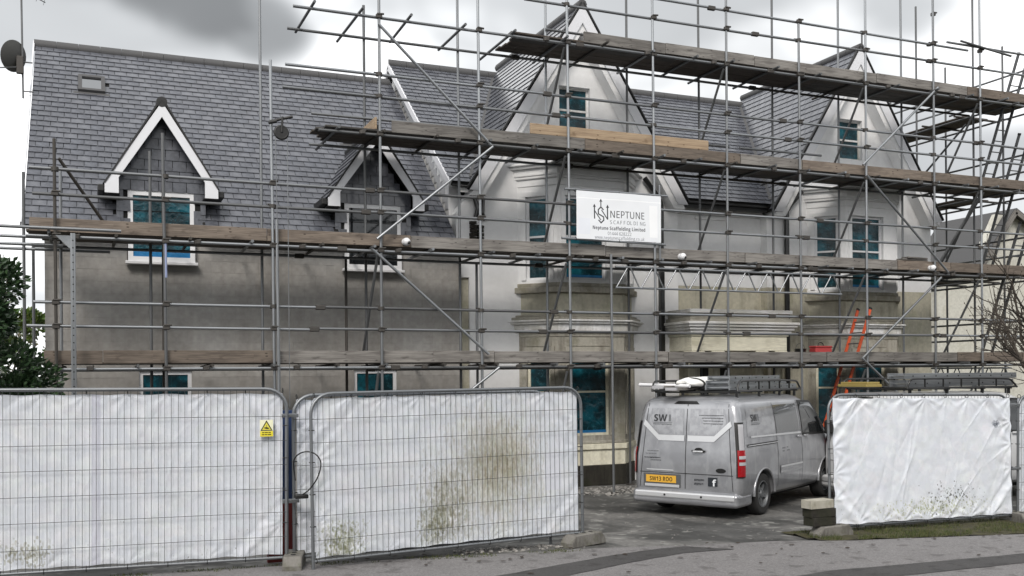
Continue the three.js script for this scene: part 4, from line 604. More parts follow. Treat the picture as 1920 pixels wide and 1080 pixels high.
// verge grass, weeds, litter and rubble
{
  const r = rngOf(91), gs = []; const blade = (x, z, y, h, w) => { const a = r() * 6.28, l = (r() - 0.5) * h, l2 = (r() - 0.5) * h, dx = Math.cos(a) * w, dz = Math.sin(a) * w; gs.push([x - dx, y, z - dz, x + dx, y, z + dz, x + l, y + h, z + l2]); };
  for (let i = 0; i < 15000; i++) { const x = 9.6 + 7 * r(), e = pw(ePts, x), z = lerp(6.0, e + 0.02, Math.pow(r(), 0.8)); if (fbm(x * 0.1, z * 0.1, 32, 3, 93) < 0.36) continue; blade(x, z, gh(x, z) + 0.0, 0.02 + 0.065 * r(), 0.006); }
  for (let i = 0; i < 3500; i++) { const x = -3 + 9 * r(), z = pw(ePts, x) + 0.05 + (r() - 0.5) * 0.22; if (fbm(x * 0.13 + 1, z * 0.2, 32, 3, 95) < 0.5) continue; blade(x, z, gh(x, z) + 0.005, 0.012 + 0.03 * r(), 0.006); }
  const g = new THREE.BufferGeometry(); g.setAttribute('position', new THREE.Float32BufferAttribute(gs.flat(), 3)); g.computeVertexNormals();
  const c = new Float32Array(gs.length * 9); for (let i = 0; i < gs.length; i++) { const t = r(), k = [lerp(0.035, 0.1, t), lerp(0.06, 0.1, t), lerp(0.015, 0.035, t)]; for (let j = 0; j < 3; j++) c.set(k, i * 9 + j * 3); } g.setAttribute('color', new THREE.BufferAttribute(c, 3));
  stuff(solo('verge_grass', g, std({ vertexColors: true, roughness: 0.9, side: THREE.DoubleSide }), 'short rough grass and moss along the foot of the fence', 'grass'));
  struct('verge_soil', sheet(9.5, 20, () => 5.9, (x) => pw(ePts, x) + 0.04, 60, 10, 0.02, 0.06), std({ map: rep(tex(256, (u, v) => mixc([0.16, 0.15, 0.09], [0.3, 0.29, 0.17], fbm(u, v, 8, 4, 97))), 1), roughness: 1 }));
  const rub = []; const rb = (x, z, s) => { const q = new THREE.IcosahedronGeometry(s, 0); const p = q.attributes.position; for (let i = 0; i < p.count; i++) { const k = 0.75 + 0.5 * hash(Math.round(p.getX(i) * 900), Math.round(p.getY(i) * 900), Math.round(p.getZ(i) * 900), 5); p.setXYZ(i, p.getX(i) * k, p.getY(i) * k * 0.6, p.getZ(i) * k); } q.computeVertexNormals(); q.rotateY(r() * 6); q.translate(x, gh(x, z) + s * 0.3, z); return q; };
  for (let i = 0; i < 130; i++) rub.push(rb(4.3 + 2.0 * r(), 5.7 + 0.5 * r(), 0.012 + 0.035 * r() * r())); for (let i = 0; i < 240; i++) rub.push(rb(9.2 + 2.6 * r(), -1.0 + 1.3 * r(), 0.015 + 0.06 * r() * r())); for (let i = 0; i < 170; i++) rub.push(rb(3 + 11 * r(), 1.5 + 8 * r(), 0.004 + 0.012 * r()));
  stuff(solo('rubble', mergeGeometries(clean(rub)), std({ map: rep(tBare, 1), color: lin(0.75), roughness: 0.95 }), 'small stones and rubble scattered over the driveway and pavement', 'rubble'));
  // fallen leaves
  const lv = []; for (let i = 0; i < 90; i++) { const x = 3 + 10 * r(), z = pw(ePts, x) + (r() * r()) * 2.6 - 0.2, q = new THREE.CircleGeometry(0.02 + 0.025 * r(), 6).scale(1, 0.6, 1).rotateX(-Math.PI / 2 + (r() - 0.5) * 0.5).rotateY(r() * 6).translate(x, gh(x, z) + 0.03, z); lv.push(q); }
  stuff(solo('fallen_leaves', mergeGeometries(clean(lv)), std({ color: lin(0.035, 0.025, 0.018), roughness: 0.9, side: THREE.DoubleSide }), 'dead brown leaves scattered on the pavement', 'leaves'));
}
// boards standing behind the gap
{ const b = solo('blue_board', rbox(-0.16, 0.16, 0, 1.15, -0.02, 0.02, 0.006), std({ color: lin(0.012, 0.03, 0.09), roughness: 0.5 }), 'dark blue board standing behind the gap between the fence posts', 'board'); b.position.set(2.12, 0.9, 5.6); const b2 = solo('red_board', rbox(-0.16, 0.16, 0, 0.72, -0.03, 0.03, 0.006), std({ color: lin(0.12, 0.012, 0.01), roughness: 0.6 }), 'dark red board standing under the blue one behind the fence gap', 'board'); b2.position.set(2.12, 0.17, 5.6); }

// ---------------------------------------------------------------- the vans
const vanY = [0.3, 0.36, 0.45, 0.6, 0.8, 1.0, 1.12, 1.2, 1.35, 1.5, 1.65, 1.78, 1.86, 1.92, 1.955, 1.97];
const P1 = (T) => (y) => pw(T, y);
const hwY = P1([[0.3, 0.9], [0.36, 0.945], [0.45, 0.965], [0.7, 0.985], [1.0, 0.98], [1.12, 0.965], [1.5, 0.925], [1.75, 0.88], [1.86, 0.84], [1.92, 0.79], [1.955, 0.72], [1.97, 0.62]]);
const zrY = P1([[0.3, 0.9], [0.36, 0.935], [0.45, 0.948], [0.66, 0.945], [1.0, 0.93], [1.12, 0.915], [1.5, 0.875], [1.78, 0.835], [1.86, 0.8], [1.92, 0.74], [1.955, 0.66], [1.97, 0.55]]);
const zfY = P1([[0.3, -3.85], [0.45, -3.98], [0.8, -3.98], [1.0, -3.9], [1.12, -3.55], [1.2, -3.35], [1.35, -3.12], [1.5, -2.88], [1.65, -2.65], [1.78, -2.45], [1.86, -2.32], [1.92, -2.2], [1.955, -2.05], [1.97, -1.9]]);
const RC = 0.13, FC = 0.42;
function planRing(y, off = 0) {
  const hw = hwY(y) + off, zr = zrY(y) + off, zf = zfY(y) - off, o = [];
  for (let i = 0; i <= 6; i++) o.push([lerp(0, hw - RC, i / 6), zr]);
  for (let i = 1; i <= 6; i++) { const a = i / 6 * Math.PI / 2; o.push([hw - RC + RC * Math.sin(a), zr - RC + RC * Math.cos(a)]); }
  for (let i = 1; i <= 24; i++) o.push([hw, lerp(zr - RC, zf + FC, i / 24)]);
  for (let i = 1; i <= 8; i++) { const a = i / 8 * Math.PI / 2; o.push([hw - FC + FC * Math.cos(a), zf + FC - FC * Math.sin(a)]); }
  for (let i = 1; i <= 6; i++) o.push([lerp(hw - FC, 0, i / 6), zf]);
  const m = o.slice(1, -1).reverse().map(([x, z]) => [-x, z]); return [...o, ...m];
}
const sideX = (y) => hwY(y), rearZ = (y) => zrY(y);
function gridPatch(f, nu, nv) { const g = new THREE.PlaneGeometry(1, 1, nu, nv), p = g.attributes.position; for (let i = 0; i < p.count; i++) { const q = f(p.getX(i) + 0.5, p.getY(i) + 0.5); p.setXYZ(i, q[0], q[1], q[2]); } g.computeVertexNormals(); return g; }
const bil = (q, u, v) => { const a = [lerp(q[0][0], q[1][0], u), lerp(q[0][1], q[1][1], u)], b = [lerp(q[3][0], q[2][0], u), lerp(q[3][1], q[2][1], u)]; return [lerp(a[0], b[0], v), lerp(a[1], b[1], v)]; };
const sideP = (q, off, s = 1, nu = 8, nv = 8) => gridPatch((u, v) => { const [z, y] = bil(q, u, v); return [s * (sideX(y) + off), y, z]; }, nu, nv);
const rearP = (q, off, nu = 8, nv = 8) => gridPatch((u, v) => { const [x, y] = bil(q, u, v); return [x, y, rearZ(y) + off]; }, nu, nv);
const corP = (a0, a1, y0, y1, off, s = 1, nu = 8, nv = 12) => gridPatch((u, v) => { const y = lerp(y0, y1, v), a = lerp(a0, a1, u) * Math.PI / 2, hw = hwY(y), zr = zrY(y), r = RC + off; return [s * (hw - RC + r * Math.sin(a)), y, zr - RC + r * Math.cos(a)]; }, nu, nv);
const DS = THREE.DoubleSide;
M.lamp = phy({ color: lin(0.3, 0.006, 0.01), roughness: 0.15, clearcoat: 1, side: DS }); M.lampClear = phy({ color: lin(0.42, 0.42, 0.44), roughness: 0.15, clearcoat: 1, side: DS }); M.blackSide = std({ color: lin(0.008), roughness: 0.45, side: DS });
M.carGlass = phy({ color: lin(0.012, 0.014, 0.015), roughness: 0.05, clearcoat: 1, side: DS }); M.tint = phy({ color: lin(0.09, 0.095, 0.1), roughness: 0.12, clearcoat: 1, side: DS });
function makeVan(paintMat, label, cat, pos, turn, scale, marks) {
  const v = thing('panel_van', label, cat, pos, turn, 'vans parked on the drive'); v.scale.setScalar(scale);
  const rings = vanY.map((y) => planRing(y)), n = rings[0].length, P = [], I = [];
  rings.forEach((r, j) => r.forEach(([x, z]) => P.push(x, vanY[j], z)));
  for (let j = 0; j + 1 < rings.length; j++) for (let i = 0; i < n; i++) { const a = j * n + i, b = j * n + (i + 1) % n, c = a + n, d = b + n; I.push(a, b, d, a, d, c); }
  const cap = (j, up) => { const c = P.length / 3; P.push(0, vanY[j], -1.2); for (let i = 0; i < n; i++) { const a = j * n + i, b = j * n + (i + 1) % n; up ? I.push(a, b, c) : I.push(b, a, c); } }; cap(0, false); cap(rings.length - 1, true);
  let g = new THREE.BufferGeometry(); g.setAttribute('position', new THREE.Float32BufferAttribute(P, 3)); g.setIndex(I); g.computeVertexNormals(); g.setAttribute('uv', new THREE.Float32BufferAttribute(new Float32Array(P.length / 3 * 2), 2));
  const ev = new Evaluator(); ev.useGroups = false; let B = new Brush(g); B.updateMatrixWorld();
  for (const z of [0, -2.93]) for (const s of [-1, 1]) { const c = new Brush(new THREE.CylinderGeometry(0.41, 0.41, 0.42, 40).rotateZ(Math.PI / 2)); c.position.set(s * 0.88, 0.345, z); c.updateMatrixWorld(); B = ev.evaluate(B, c, SUBTRACTION); B.updateMatrixWorld(); }
  part('body', uvBox(B.geometry, 1.4), paintMat, v);
  part('underbody', rbox(-0.7, 0.7, 0.2, 0.4, -3.6, 0.8, 0.03), M.dark, v);
  for (const z of [0, -2.93]) for (const s of [-1, 1]) {
    const T = part('wheel', new THREE.LatheGeometry([[0.2, -0.1], [0.3, -0.108], [0.335, -0.09], [0.345, -0.05], [0.345, 0.05], [0.335, 0.09], [0.3, 0.108], [0.2, 0.1]].map(([x, y]) => new THREE.Vector2(x, y)), 36).rotateZ(Math.PI / 2), M.rubber, v); T.position.set(s * 0.845, 0.345, z);
    const rim = [new THREE.LatheGeometry([[0.2, -0.02], [0.215, 0.06], [0.222, 0.1], [0.21, 0.105], [0.2, 0.09], [0.19, -0.02]].map(([x, y]) => new THREE.Vector2(x, y)), 30), new THREE.CylinderGeometry(0.06, 0.07, 0.06, 16).translate(0, 0.06, 0)]; for (let k = 0; k < 5; k++) rim.push(new THREE.BoxGeometry(0.17, 0.03, 0.055).translate(0.13, 0.055, 0).rotateY(k * 1.2566)); rim.push(new THREE.CylinderGeometry(0.2, 0.2, 0.02, 24).translate(0, -0.02, 0));
    part('rim', join(rim).rotateZ(s > 0 ? -Math.PI / 2 : Math.PI / 2), M.steelB, T);
    part('arch_liner', new THREE.TorusGeometry(0.425, 0.024, 8, 30, Math.PI).rotateY(Math.PI / 2).translate(s * 0.968, 0.345, z), paintMat, v);
  }
  // rear doors: gap lines, pressed window outlines, ridge and plinth
  const gap = (q, off = 0.003) => part('panel_gap', q, M.blackSide, v);
  gap(rearP([[-0.006, 0.46], [0.006, 0.46], [0.006, 1.84], [-0.006, 1.84]], 0.003, 1, 16)); for (const s of [-1, 1]) gap(rearP([[s * 0.84 - 0.005, 0.46], [s * 0.84 + 0.005, 0.46], [s * 0.72 + 0.005, 1.85], [s * 0.72 - 0.005, 1.85]], 0.003, 1, 16)); gap(rearP([[-0.84, 0.705], [0.84, 0.705], [0.84, 0.716], [-0.84, 0.716]], 0.004, 8, 1));
  for (const s of [-1, 1]) { part('pressed_panel', join(rearP([[s * 0.06, 1.34], [s * 0.5, 1.34], [s * 0.5, 1.77], [s * 0.06, 1.77]], 0.006, 6, 6), rearP([[s * 0.5, 1.34], [s * 0.7, 1.52], [s * 0.66, 1.77], [s * 0.5, 1.77]], 0.006, 4, 6)), marks ? M.vanPanel : paintMat, v); part('door_ridge', join(rearP([[s * 0.03, 1.24], [s * 0.5, 1.24], [s * 0.5, 1.335], [s * 0.03, 1.335]], 0.012, 6, 2), rearP([[s * 0.5, 1.24], [s * 0.8, 1.5], [s * 0.77, 1.58], [s * 0.5, 1.335]], 0.012, 6, 2)), M.vanHi, v); }
  part('bumper', rbox(-0.955, 0.955, 0.2, 0.43, 0.44, 1.03, 0.07, 3), paintMat, v); part('bumper_strip', rbox(-0.9, 0.9, 0.3, 0.41, 0.96, 1.045, 0.03, 2), M.vanHi, v);
  for (const s of [-1, 1]) { part('reflector', rearP([[s * 0.62, 0.335], [s * 0.8, 0.335], [s * 0.8, 0.38], [s * 0.62, 0.38]], 0.1, 3, 1), s > 0 ? M.lamp : M.blackSide, v); part('parking_sensor', new THREE.CylinderGeometry(0.018, 0.018, 0.012, 10).rotateX(Math.PI / 2).translate(s * 0.33, 0.355, 1.046), M.black, v); }
  part('door_handle', join(rbox(0.12, 0.36, 1.075, 1.105, 0.93, 0.965, 0.012), new THREE.CylinderGeometry(0.06, 0.06, 0.02, 18).scale(1.2, 1, 0.7).rotateX(Math.PI / 2).translate(0.24, 1.1, 0.93)), M.blackGloss, v); part('handle_bar', rbox(0.15, 0.33, 1.065, 1.095, 0.95, 0.985, 0.012), M.vanHi, v);
  part('maker_badge', new THREE.CylinderGeometry(0.05, 0.05, 0.012, 20).scale(1.7, 1, 0.75).rotateX(Math.PI / 2).translate(0.63, 0.785, zrY(0.785) + 0.004), M.blackGloss, v); part('brake_light', rearP([[-0.26, 1.85], [0.2, 1.85], [0.14, 1.895], [-0.2, 1.895]], 0.012, 6, 1), M.blackSide, v);
  for (const s of [-1, 1]) { // lamp clusters wrap the rear corners
    part('lamp_surround', corP(0.2, 1.05, 0.68, 1.56, 0.006, s), M.blackSide, v); part('tail_lamp', corP(0.3, 1.0, 0.7, 1.12, 0.014, s), M.lamp, v); part('lamp_lens', corP(0.45, 0.92, 1.12, 1.53, 0.014, s), M.lampClear, v); for (const y of [0.88, 0.98]) part('lamp_stripe', corP(0.4, 1.03, y, y + 0.05, 0.018, s), M.lampClear, v);
  }
  // sides
  for (const s of [-1, 1]) {
    part('pressed_panel', sideP([[0.62, 1.32], [-0.55, 1.32], [-0.55, 1.78], [0.55, 1.78]], 0.004, s, 8, 6), M.vanPanel, v); part('side_window_blank', sideP([[-0.6, 1.32], [-1.62, 1.32], [-1.62, 1.8], [-0.6, 1.8]], 0.004, s, 8, 6), M.tint, v);
    part('door_window', sideP([[-1.78, 1.27], [-2.92, 1.24], [-2.32, 1.8], [-1.78, 1.82]], 0.005, s, 8, 8), M.carGlass, v); part('window_rim', sideP([[-1.74, 1.23], [-3.02, 1.2], [-2.36, 1.84], [-1.74, 1.86]], 0.003, s, 8, 8), M.blackSide, v);
    for (const [z, y0, y1] of [[-0.575, 0.42, 1.84], [-1.69, 0.42, 1.86], [-2.9, 0.42, 1.22]]) gap(sideP([[z + 0.006, y0], [z - 0.006, y0], [z - 0.006, y1], [z + 0.006, y1]], 0.004, s, 1, 16));
    part('slide_rail', sideP([[0.66, 1.155], [-0.58, 1.155], [-0.58, 1.2], [0.66, 1.2]], 0.01, s, 4, 1), M.blackSide, v); part('rail_trim', sideP([[0.66, 1.17], [-0.58, 1.17], [-0.58, 1.182], [0.66, 1.182]], 0.016, s, 4, 1), M.vanHi, v); part('belt_ridge', sideP([[0.5, 1.3], [-1.68, 1.27], [-1.68, 1.3], [0.5, 1.325]], 0.014, s, 8, 1), M.vanHi, v);
    part('door_moulding', sideP([[-0.66, 0.63], [-1.66, 0.63], [-1.66, 0.74], [-0.66, 0.74]], 0.01, s, 4, 2), paintMat, v); part('moulding_edge', sideP([[-0.66, 0.735], [-1.66, 0.735], [-1.66, 0.765], [-0.66, 0.765]], 0.016, s, 4, 1), M.vanHi, v); for (const z of [-1.56, -1.86]) part('door_handle', rbox(s * 0.985 - 0.02, s * 0.985 + 0.02, 1.2, 1.24, z - 0.09, z + 0.09, 0.014, 2), paintMat, v);
    const mir = part('door_mirror', rbox(s * 1.1 - 0.09, s * 1.1 + 0.09, 1.2, 1.46, -2.82, -2.7, 0.04, 2), M.black, v);
  }
  part('windscreen', gridPatch((u, w) => { const y = lerp(1.22, 1.82, w), x = lerp(-0.78, 0.78, u) * (1 - 0.1 * w); return [x, y, zfY(y) - 0.006]; }, 6, 10), M.carGlass, v);
  for (const s of [-1, 1]) part('headlight', rbox(s * 0.72 - 0.16, s * 0.72 + 0.16, 0.78, 0.96, -3.97, -3.75, 0.05, 2), M.lampClear, v); part('grille', rbox(-0.5, 0.5, 0.55, 0.8, -4.0, -3.9, 0.03, 2), M.blackGloss, v);
  // roof rack
  const rk = (a, b, r = 0.018) => tubeGeo(V(...a), V(...b), r); for (const z of [0.5, -0.4, -1.3, -2.0]) part('rack_crossbar', join(rbox(-0.78, 0.78, 2.02, 2.05, z - 0.025, z + 0.025, 0.006), box(-0.74, -0.7, 1.93, 2.02, z - 0.02, z + 0.02), box(0.7, 0.74, 1.93, 2.02, z - 0.02, z + 0.02)), M.blackGloss, v);
  for (const s of [-1, 1]) { const pts = [[s * 0.78, 2.05, 0.62], [s * 0.78, 2.17, 0.58], [s * 0.78, 2.22, 0.46], [s * 0.78, 2.22, -1.2], [s * 0.78, 2.2, -1.95], [s * 0.78, 2.05, -2.15]].map((q) => V(...q)); part('rack_rail', new THREE.TubeGeometry(new THREE.CatmullRomCurve3(pts, false, 'catmullrom', 0.15), 40, 0.018, 8), M.blackGloss, v); part('rack_rail', rk([s * 0.78, 2.06, 0.62], [s * 0.78, 2.06, -2.15]), M.blackGloss, v); for (const z of [0.2, -0.25, -0.7, -1.15, -1.6]) part('rack_upright', rk([s * 0.78, 2.06, z], [s * 0.78, 2.22, z], 0.015), M.blackGloss, v); }
  if (marks) marks(v); return v;
}
const dirtTex = tex(512, (u, v) => { const n = fbm(u, v, 4, 5, 701), f = fbm(u, v * 0.35, 14, 4, 711); const c = mixc([0.76, 0.76, 0.77], [0.86, 0.86, 0.87], step(0.3, 0.65, n)); return mixc(c, [0.93, 0.93, 0.93], 0.35 * step(0.6, 0.72, f)); });
M.silver = phy({ color: lin(0.52, 0.53, 0.545), map: dirtTex, metalness: 0.5, roughness: 0.3, clearcoat: 0.7, clearcoatRoughness: 0.08 });
M.vanPanel = phy({ color: lin(0.55, 0.56, 0.575), map: dirtTex, metalness: 0.45, roughness: 0.28, clearcoat: 0.8, clearcoatRoughness: 0.05, side: DS }); M.vanHi = phy({ color: lin(0.64, 0.65, 0.665), metalness: 0.45, roughness: 0.3, clearcoat: 0.5, side: DS });
const decal = (w, h, draw) => phy({ map: canvasTex(w, h, draw), transparent: true, roughness: 0.4, side: DS });
const smudge = (c, x, y, w, h, col, seed) => { const r = rngOf(seed); c.fillStyle = col; let u = x; while (u < x + w) { const k = 3 + 9 * r(); c.fillRect(u, y + 0.15 * h * r(), Math.min(k, x + w - u), h * (0.6 + 0.4 * r())); u += k + 3; } };
const va = 60 * rad, vf = [Math.sin(va), -Math.cos(va)], vrt = [Math.cos(va), Math.sin(va)];
const vax = [10.72 - vrt[0] * 0.95 * 1.05, 3.9 - vrt[1] * 0.95 * 1.05];
const van = makeVan(M.silver, 'dusty silver panel van with ladders on its roof rack, seen from behind', 'van', [vax[0], 0.0, vax[1]], -va, 1.05, (v) => {
  const swi = decal(512, 320, (c) => { c.fillStyle = '#1f2124'; c.font = 'bold 210px sans-serif'; c.fillText('SW', 6, 190, 320); c.fillStyle = '#6a6d70'; c.fillRect(352, 40, 44, 150); c.fillStyle = '#55585b'; c.fillRect(6, 214, 420, 8); smudge(c, 6, 240, 420, 26, '#6a6d70', 3); });
  part('company_lettering', rearP([[-0.62, 1.46], [-0.2, 1.46], [-0.2, 1.7], [-0.62, 1.7]], 0.011, 6, 6), swi, v); part('company_lettering', sideP([[0.42, 1.46], [0.0, 1.46], [0.0, 1.7], [0.42, 1.7]], 0.009, 1, 6, 6), swi, v);
  const lines = decal(512, 256, (c) => { [8, 72, 136, 200].forEach((y, i) => smudge(c, [0, 60, 90, 90][i], y, 500 - [0, 60, 90, 90][i], 26, 'rgba(70,72,76,0.75)', 10 + i)); }); part('small_lettering', rearP([[0.22, 1.5], [0.66, 1.5], [0.66, 1.68], [0.22, 1.68]], 0.011, 4, 4), lines, v);
  const l2 = decal(256, 256, (c) => { smudge(c, 40, 10, 160, 22, 'rgba(90,92,96,0.6)', 21); smudge(c, 20, 70, 150, 22, 'rgba(90,92,96,0.6)', 22); smudge(c, 0, 150, 230, 26, 'rgba(30,32,36,0.85)', 23); smudge(c, 90, 205, 150, 22, 'rgba(60,62,66,0.8)', 24); }); part('small_lettering', rearP([[-0.76, 0.88], [-0.42, 0.88], [-0.42, 1.08], [-0.76, 1.08]], 0.011, 4, 4), l2, v);
  const l3 = decal(512, 128, (c) => { smudge(c, 10, 10, 130, 34, 'rgba(80,82,86,0.55)', 31); smudge(c, 200, 10, 60, 34, 'rgba(80,82,86,0.55)', 32); smudge(c, 10, 76, 90, 34, 'rgba(80,82,86,0.55)', 33); smudge(c, 190, 76, 120, 34, 'rgba(80,82,86,0.55)', 34); }); part('small_lettering', sideP([[-0.75, 0.98], [-1.3, 0.98], [-1.3, 1.08], [-0.75, 1.08]], 0.006, 1, 4, 2), l3, v);
  const plate = phy({ map: canvasTex(520, 111, (c) => { c.fillStyle = '#d8a63a'; c.fillRect(0, 0, 520, 111); c.fillStyle = '#1b1608'; c.font = 'bold 92px sans-serif'; c.fillText('SW13 ROO', 62, 90, 400); }), roughness: 0.35, side: DS }); part('number_plate', rearP([[-0.72, 0.545], [-0.16, 0.545], [-0.16, 0.665], [-0.72, 0.665]], 0.016, 4, 2), plate, v); part('plate_recess', rearP([[-0.77, 0.47], [-0.08, 0.47], [-0.08, 0.69], [-0.77, 0.69]], 0.008, 4, 2), M.tint, v); part('plate_trim', rearP([[-0.7, 0.745], [-0.2, 0.745], [-0.22, 0.765], [-0.72, 0.765]], 0.014, 4, 1), M.vanHi, v); part('plate_step', rearP([[-0.74, 0.475], [-0.1, 0.475], [-0.1, 0.52], [-0.74, 0.52]], 0.02, 4, 1), M.vanHi, v);
  const fb = decal(256, 128, (c) => { smudge(c, 4, 30, 100, 26, 'rgba(50,52,56,0.8)', 41); smudge(c, 4, 74, 90, 26, 'rgba(50,52,56,0.8)', 42); c.fillStyle = '#22262c'; c.fillRect(140, 8, 90, 100); c.fillStyle = '#dfe2e5'; c.font = 'bold 104px sans-serif'; c.fillText('f', 178, 106); }); part('sticker', rearP([[0.16, 0.5], [0.62, 0.5], [0.62, 0.68], [0.16, 0.68]], 0.012, 4, 2), fb, v);
});
M.vanPlain = phy({ color: lin(0.6, 0.61, 0.62), roughness: 0.35, clearcoat: 0.6, metalness: 0.1 });
const van2 = makeVan(M.vanPlain, 'pale van parked behind the crumpled white sheet, only its loaded roof rack showing', 'van', [14.35, 0, 3.35], -88 * rad, 1.05);
// loads on the racks: real ladders and timber in each van's own axes
function onVan(v, name, label, cat, group) { const o = thing(name, label, cat, [0, 0, 0], 0, group); v.updateMatrix(); o.applyMatrix4(v.matrix); return o; }
function flatLadder(v, label, x, y, z0, z1, w, h, mat) { const o = onVan(v, 'roof_ladder', label, 'ladder', 'ladders carried on van roofs'); for (const s of [-1, 1]) { const st = part('stile', rbox(x + s * w / 2 - 0.015, x + s * w / 2 + 0.015, y, y + h, z1, z0, 0.004), mat, o); for (let z = z0 - 0.2; z > z1; z -= 0.28) part('rung_end', new THREE.CylinderGeometry(0.013, 0.013, 0.006, 8).rotateZ(Math.PI / 2).translate(x + s * w / 2 + 0.017, y + h / 2, z), M.dark, st); } for (let z = z0 - 0.1; z > z1; z -= 0.28) part('rung', rbox(x - w / 2, x + w / 2, y + h * 0.3, y + h * 0.3 + 0.03, z - 0.02, z + 0.02, 0.006), M.ally, o); return o; }
flatLadder(van, 'aluminium ladder lying at the bottom of the stack on the silver van rack', 0.42, 2.07, 0.6, -2.3, 0.42, 0.08, M.ally); flatLadder(van, 'aluminium ladder lying in the middle of the stack on the silver van rack', 0.4, 2.155, 0.55, -1.9, 0.4, 0.075, M.ally); flatLadder(van, 'aluminium ladder lying on top of the stack on the silver van rack', 0.4, 2.235, 0.5, -1.6, 0.38, 0.07, M.ally); flatLadder(van2, 'grey ladder lying lower on the rack behind the crumpled sheet', 0.45, 2.08, 0.5, -2.2, 0.4, 0.12, M.steelB); flatLadder(van2, 'grey ladder lying on top on the rack behind the crumpled sheet', 0.45, 2.22, 0.55, -2.3, 0.38, 0.1, M.steelA);
for (const [x, y, l] of [[-0.25, 2.07, 'long timber plank beside the ladders on the silver van rack'], [-0.5, 2.1, 'outer long timber plank on the silver van rack']]) { const o = onVan(van, 'roof_plank', l, 'plank', 'planks on the silver van'); part('plank', uvBox(rbox(x - 0.1, x + 0.1, y, y + 0.045, -2.2, 0.95, 0.005)), M.boardGrey, o); part('end_tape', rbox(x - 0.102, x + 0.102, y - 0.002, y + 0.047, 0.9, 0.952, 0.004), M.lampClear, o); }
{ const o = onVan(van, 'rack_tube', 'white plastic pipe lying across the back of the silver van rack', 'pipe'); part('pipe', tubeGeo(V(-1.15, 2.16, 0.35), V(-0.1, 2.14, 0.55), 0.03, 10), M.upvc, o); part('pipe_end', tubeGeo(V(-1.17, 2.16, 0.345), V(-1.15, 2.16, 0.35), 0.034, 10), M.upvc, o); }
{ const o = onVan(van, 'dust_sheet', 'white bundled dust sheet strapped on the silver van rack', 'dust sheet'); const g = new THREE.SphereGeometry(1, 40, 24), p = g.attributes.position; for (let i = 0; i < p.count; i++) { const x = p.getX(i), y = p.getY(i), z = p.getZ(i), k = 0.8 + 0.5 * fbm3(x * 2.2 + 3, y * 2.2, z * 3, 4, 77) + 0.1 * Math.sin(x * 7 + z * 5); p.setXYZ(i, x * k * 0.27, Math.max(-0.05, y * k * 0.1), z * k * 0.5); } g.computeVertexNormals(); g.translate(-0.22, 2.18, 0.0); part('bundle', g, std({ color: lin(0.72, 0.72, 0.7), roughness: 0.9 }), o); for (const z of [-0.12, 0.3]) part('strap', new THREE.TorusGeometry(0.14, 0.012, 6, 24).scale(1.9, 0.75, 1).translate(-0.22, 2.17, z), M.dark, o); }
{ const o = onVan(van2, 'yellow_plank', 'yellow timber lying across the rack behind the crumpled sheet', 'plank'); part('plank', rbox(-0.5, 0.2, 2.08, 2.13, 0.62, 1.0, 0.008), M.yellow, o); part('plank_strip', rbox(-0.48, 0.18, 2.132, 2.17, 0.65, 0.95, 0.008), M.yellow, o); }

// ---------------------------------------------------------------- dish and aerial at the wing end
{
  const d = thing('satellite_dish', 'dark satellite dish and thin mast fixed to the end of the wing roof', 'satellite dish', [-0.98, 8.85, -4.6]);
  tube('mast', V(-0.3, -0.6, 0), V(-0.32, 1.75, 0), 0.02, M.steelC, d); tube('wall_arm', V(-0.3, 0.15, 0), V(-0.12, 0.15, 0), 0.014, M.steelC, d); tube('wall_arm', V(-0.3, -0.45, 0), V(-0.1, -0.45, 0), 0.014, M.steelC, d);
  const prof = []; for (let i = 0; i <= 8; i++) prof.push(new THREE.Vector2(0.32 * i / 8, 0.07 * (i / 8) ** 2)); const dish = part('dish', new THREE.LatheGeometry(prof, 28), std({ color: lin(0.06, 0.06, 0.055), roughness: 0.6, side: DS }), d); dish.rotation.set(0, 0, 1.35); dish.rotation.order = 'YXZ'; dish.rotation.y = -0.75; dish.position.set(-0.42, 0.22, 0.1);
  part('feed_arm', join(tubeGeo(V(-0.42, 0.0, 0.1), V(-0.85, -0.12, 0.3), 0.012), rbox(-0.93, -0.83, -0.15, -0.06, 0.28, 0.36, 0.02)), M.steelC, d); part('back_box', rbox(-0.42, -0.28, -0.12, 0.25, 0.02, 0.1, 0.02), M.coupler, d);
  tube('aerial_boom', V(-0.45, 1.68, 0.05), V(0.12, 1.5, -0.2), 0.01, M.steelC, d); for (let i = 0; i < 5; i++) { const t = i / 4, x = lerp(-0.43, 0.1, t), y = lerp(1.675, 1.505, t), z = lerp(0.04, -0.19, t); tube('aerial_rod', V(x - 0.02, y - 0.05, z - 0.05), V(x + 0.02, y + 0.05, z + 0.05), 0.004, M.steelC, d, 5); }
}
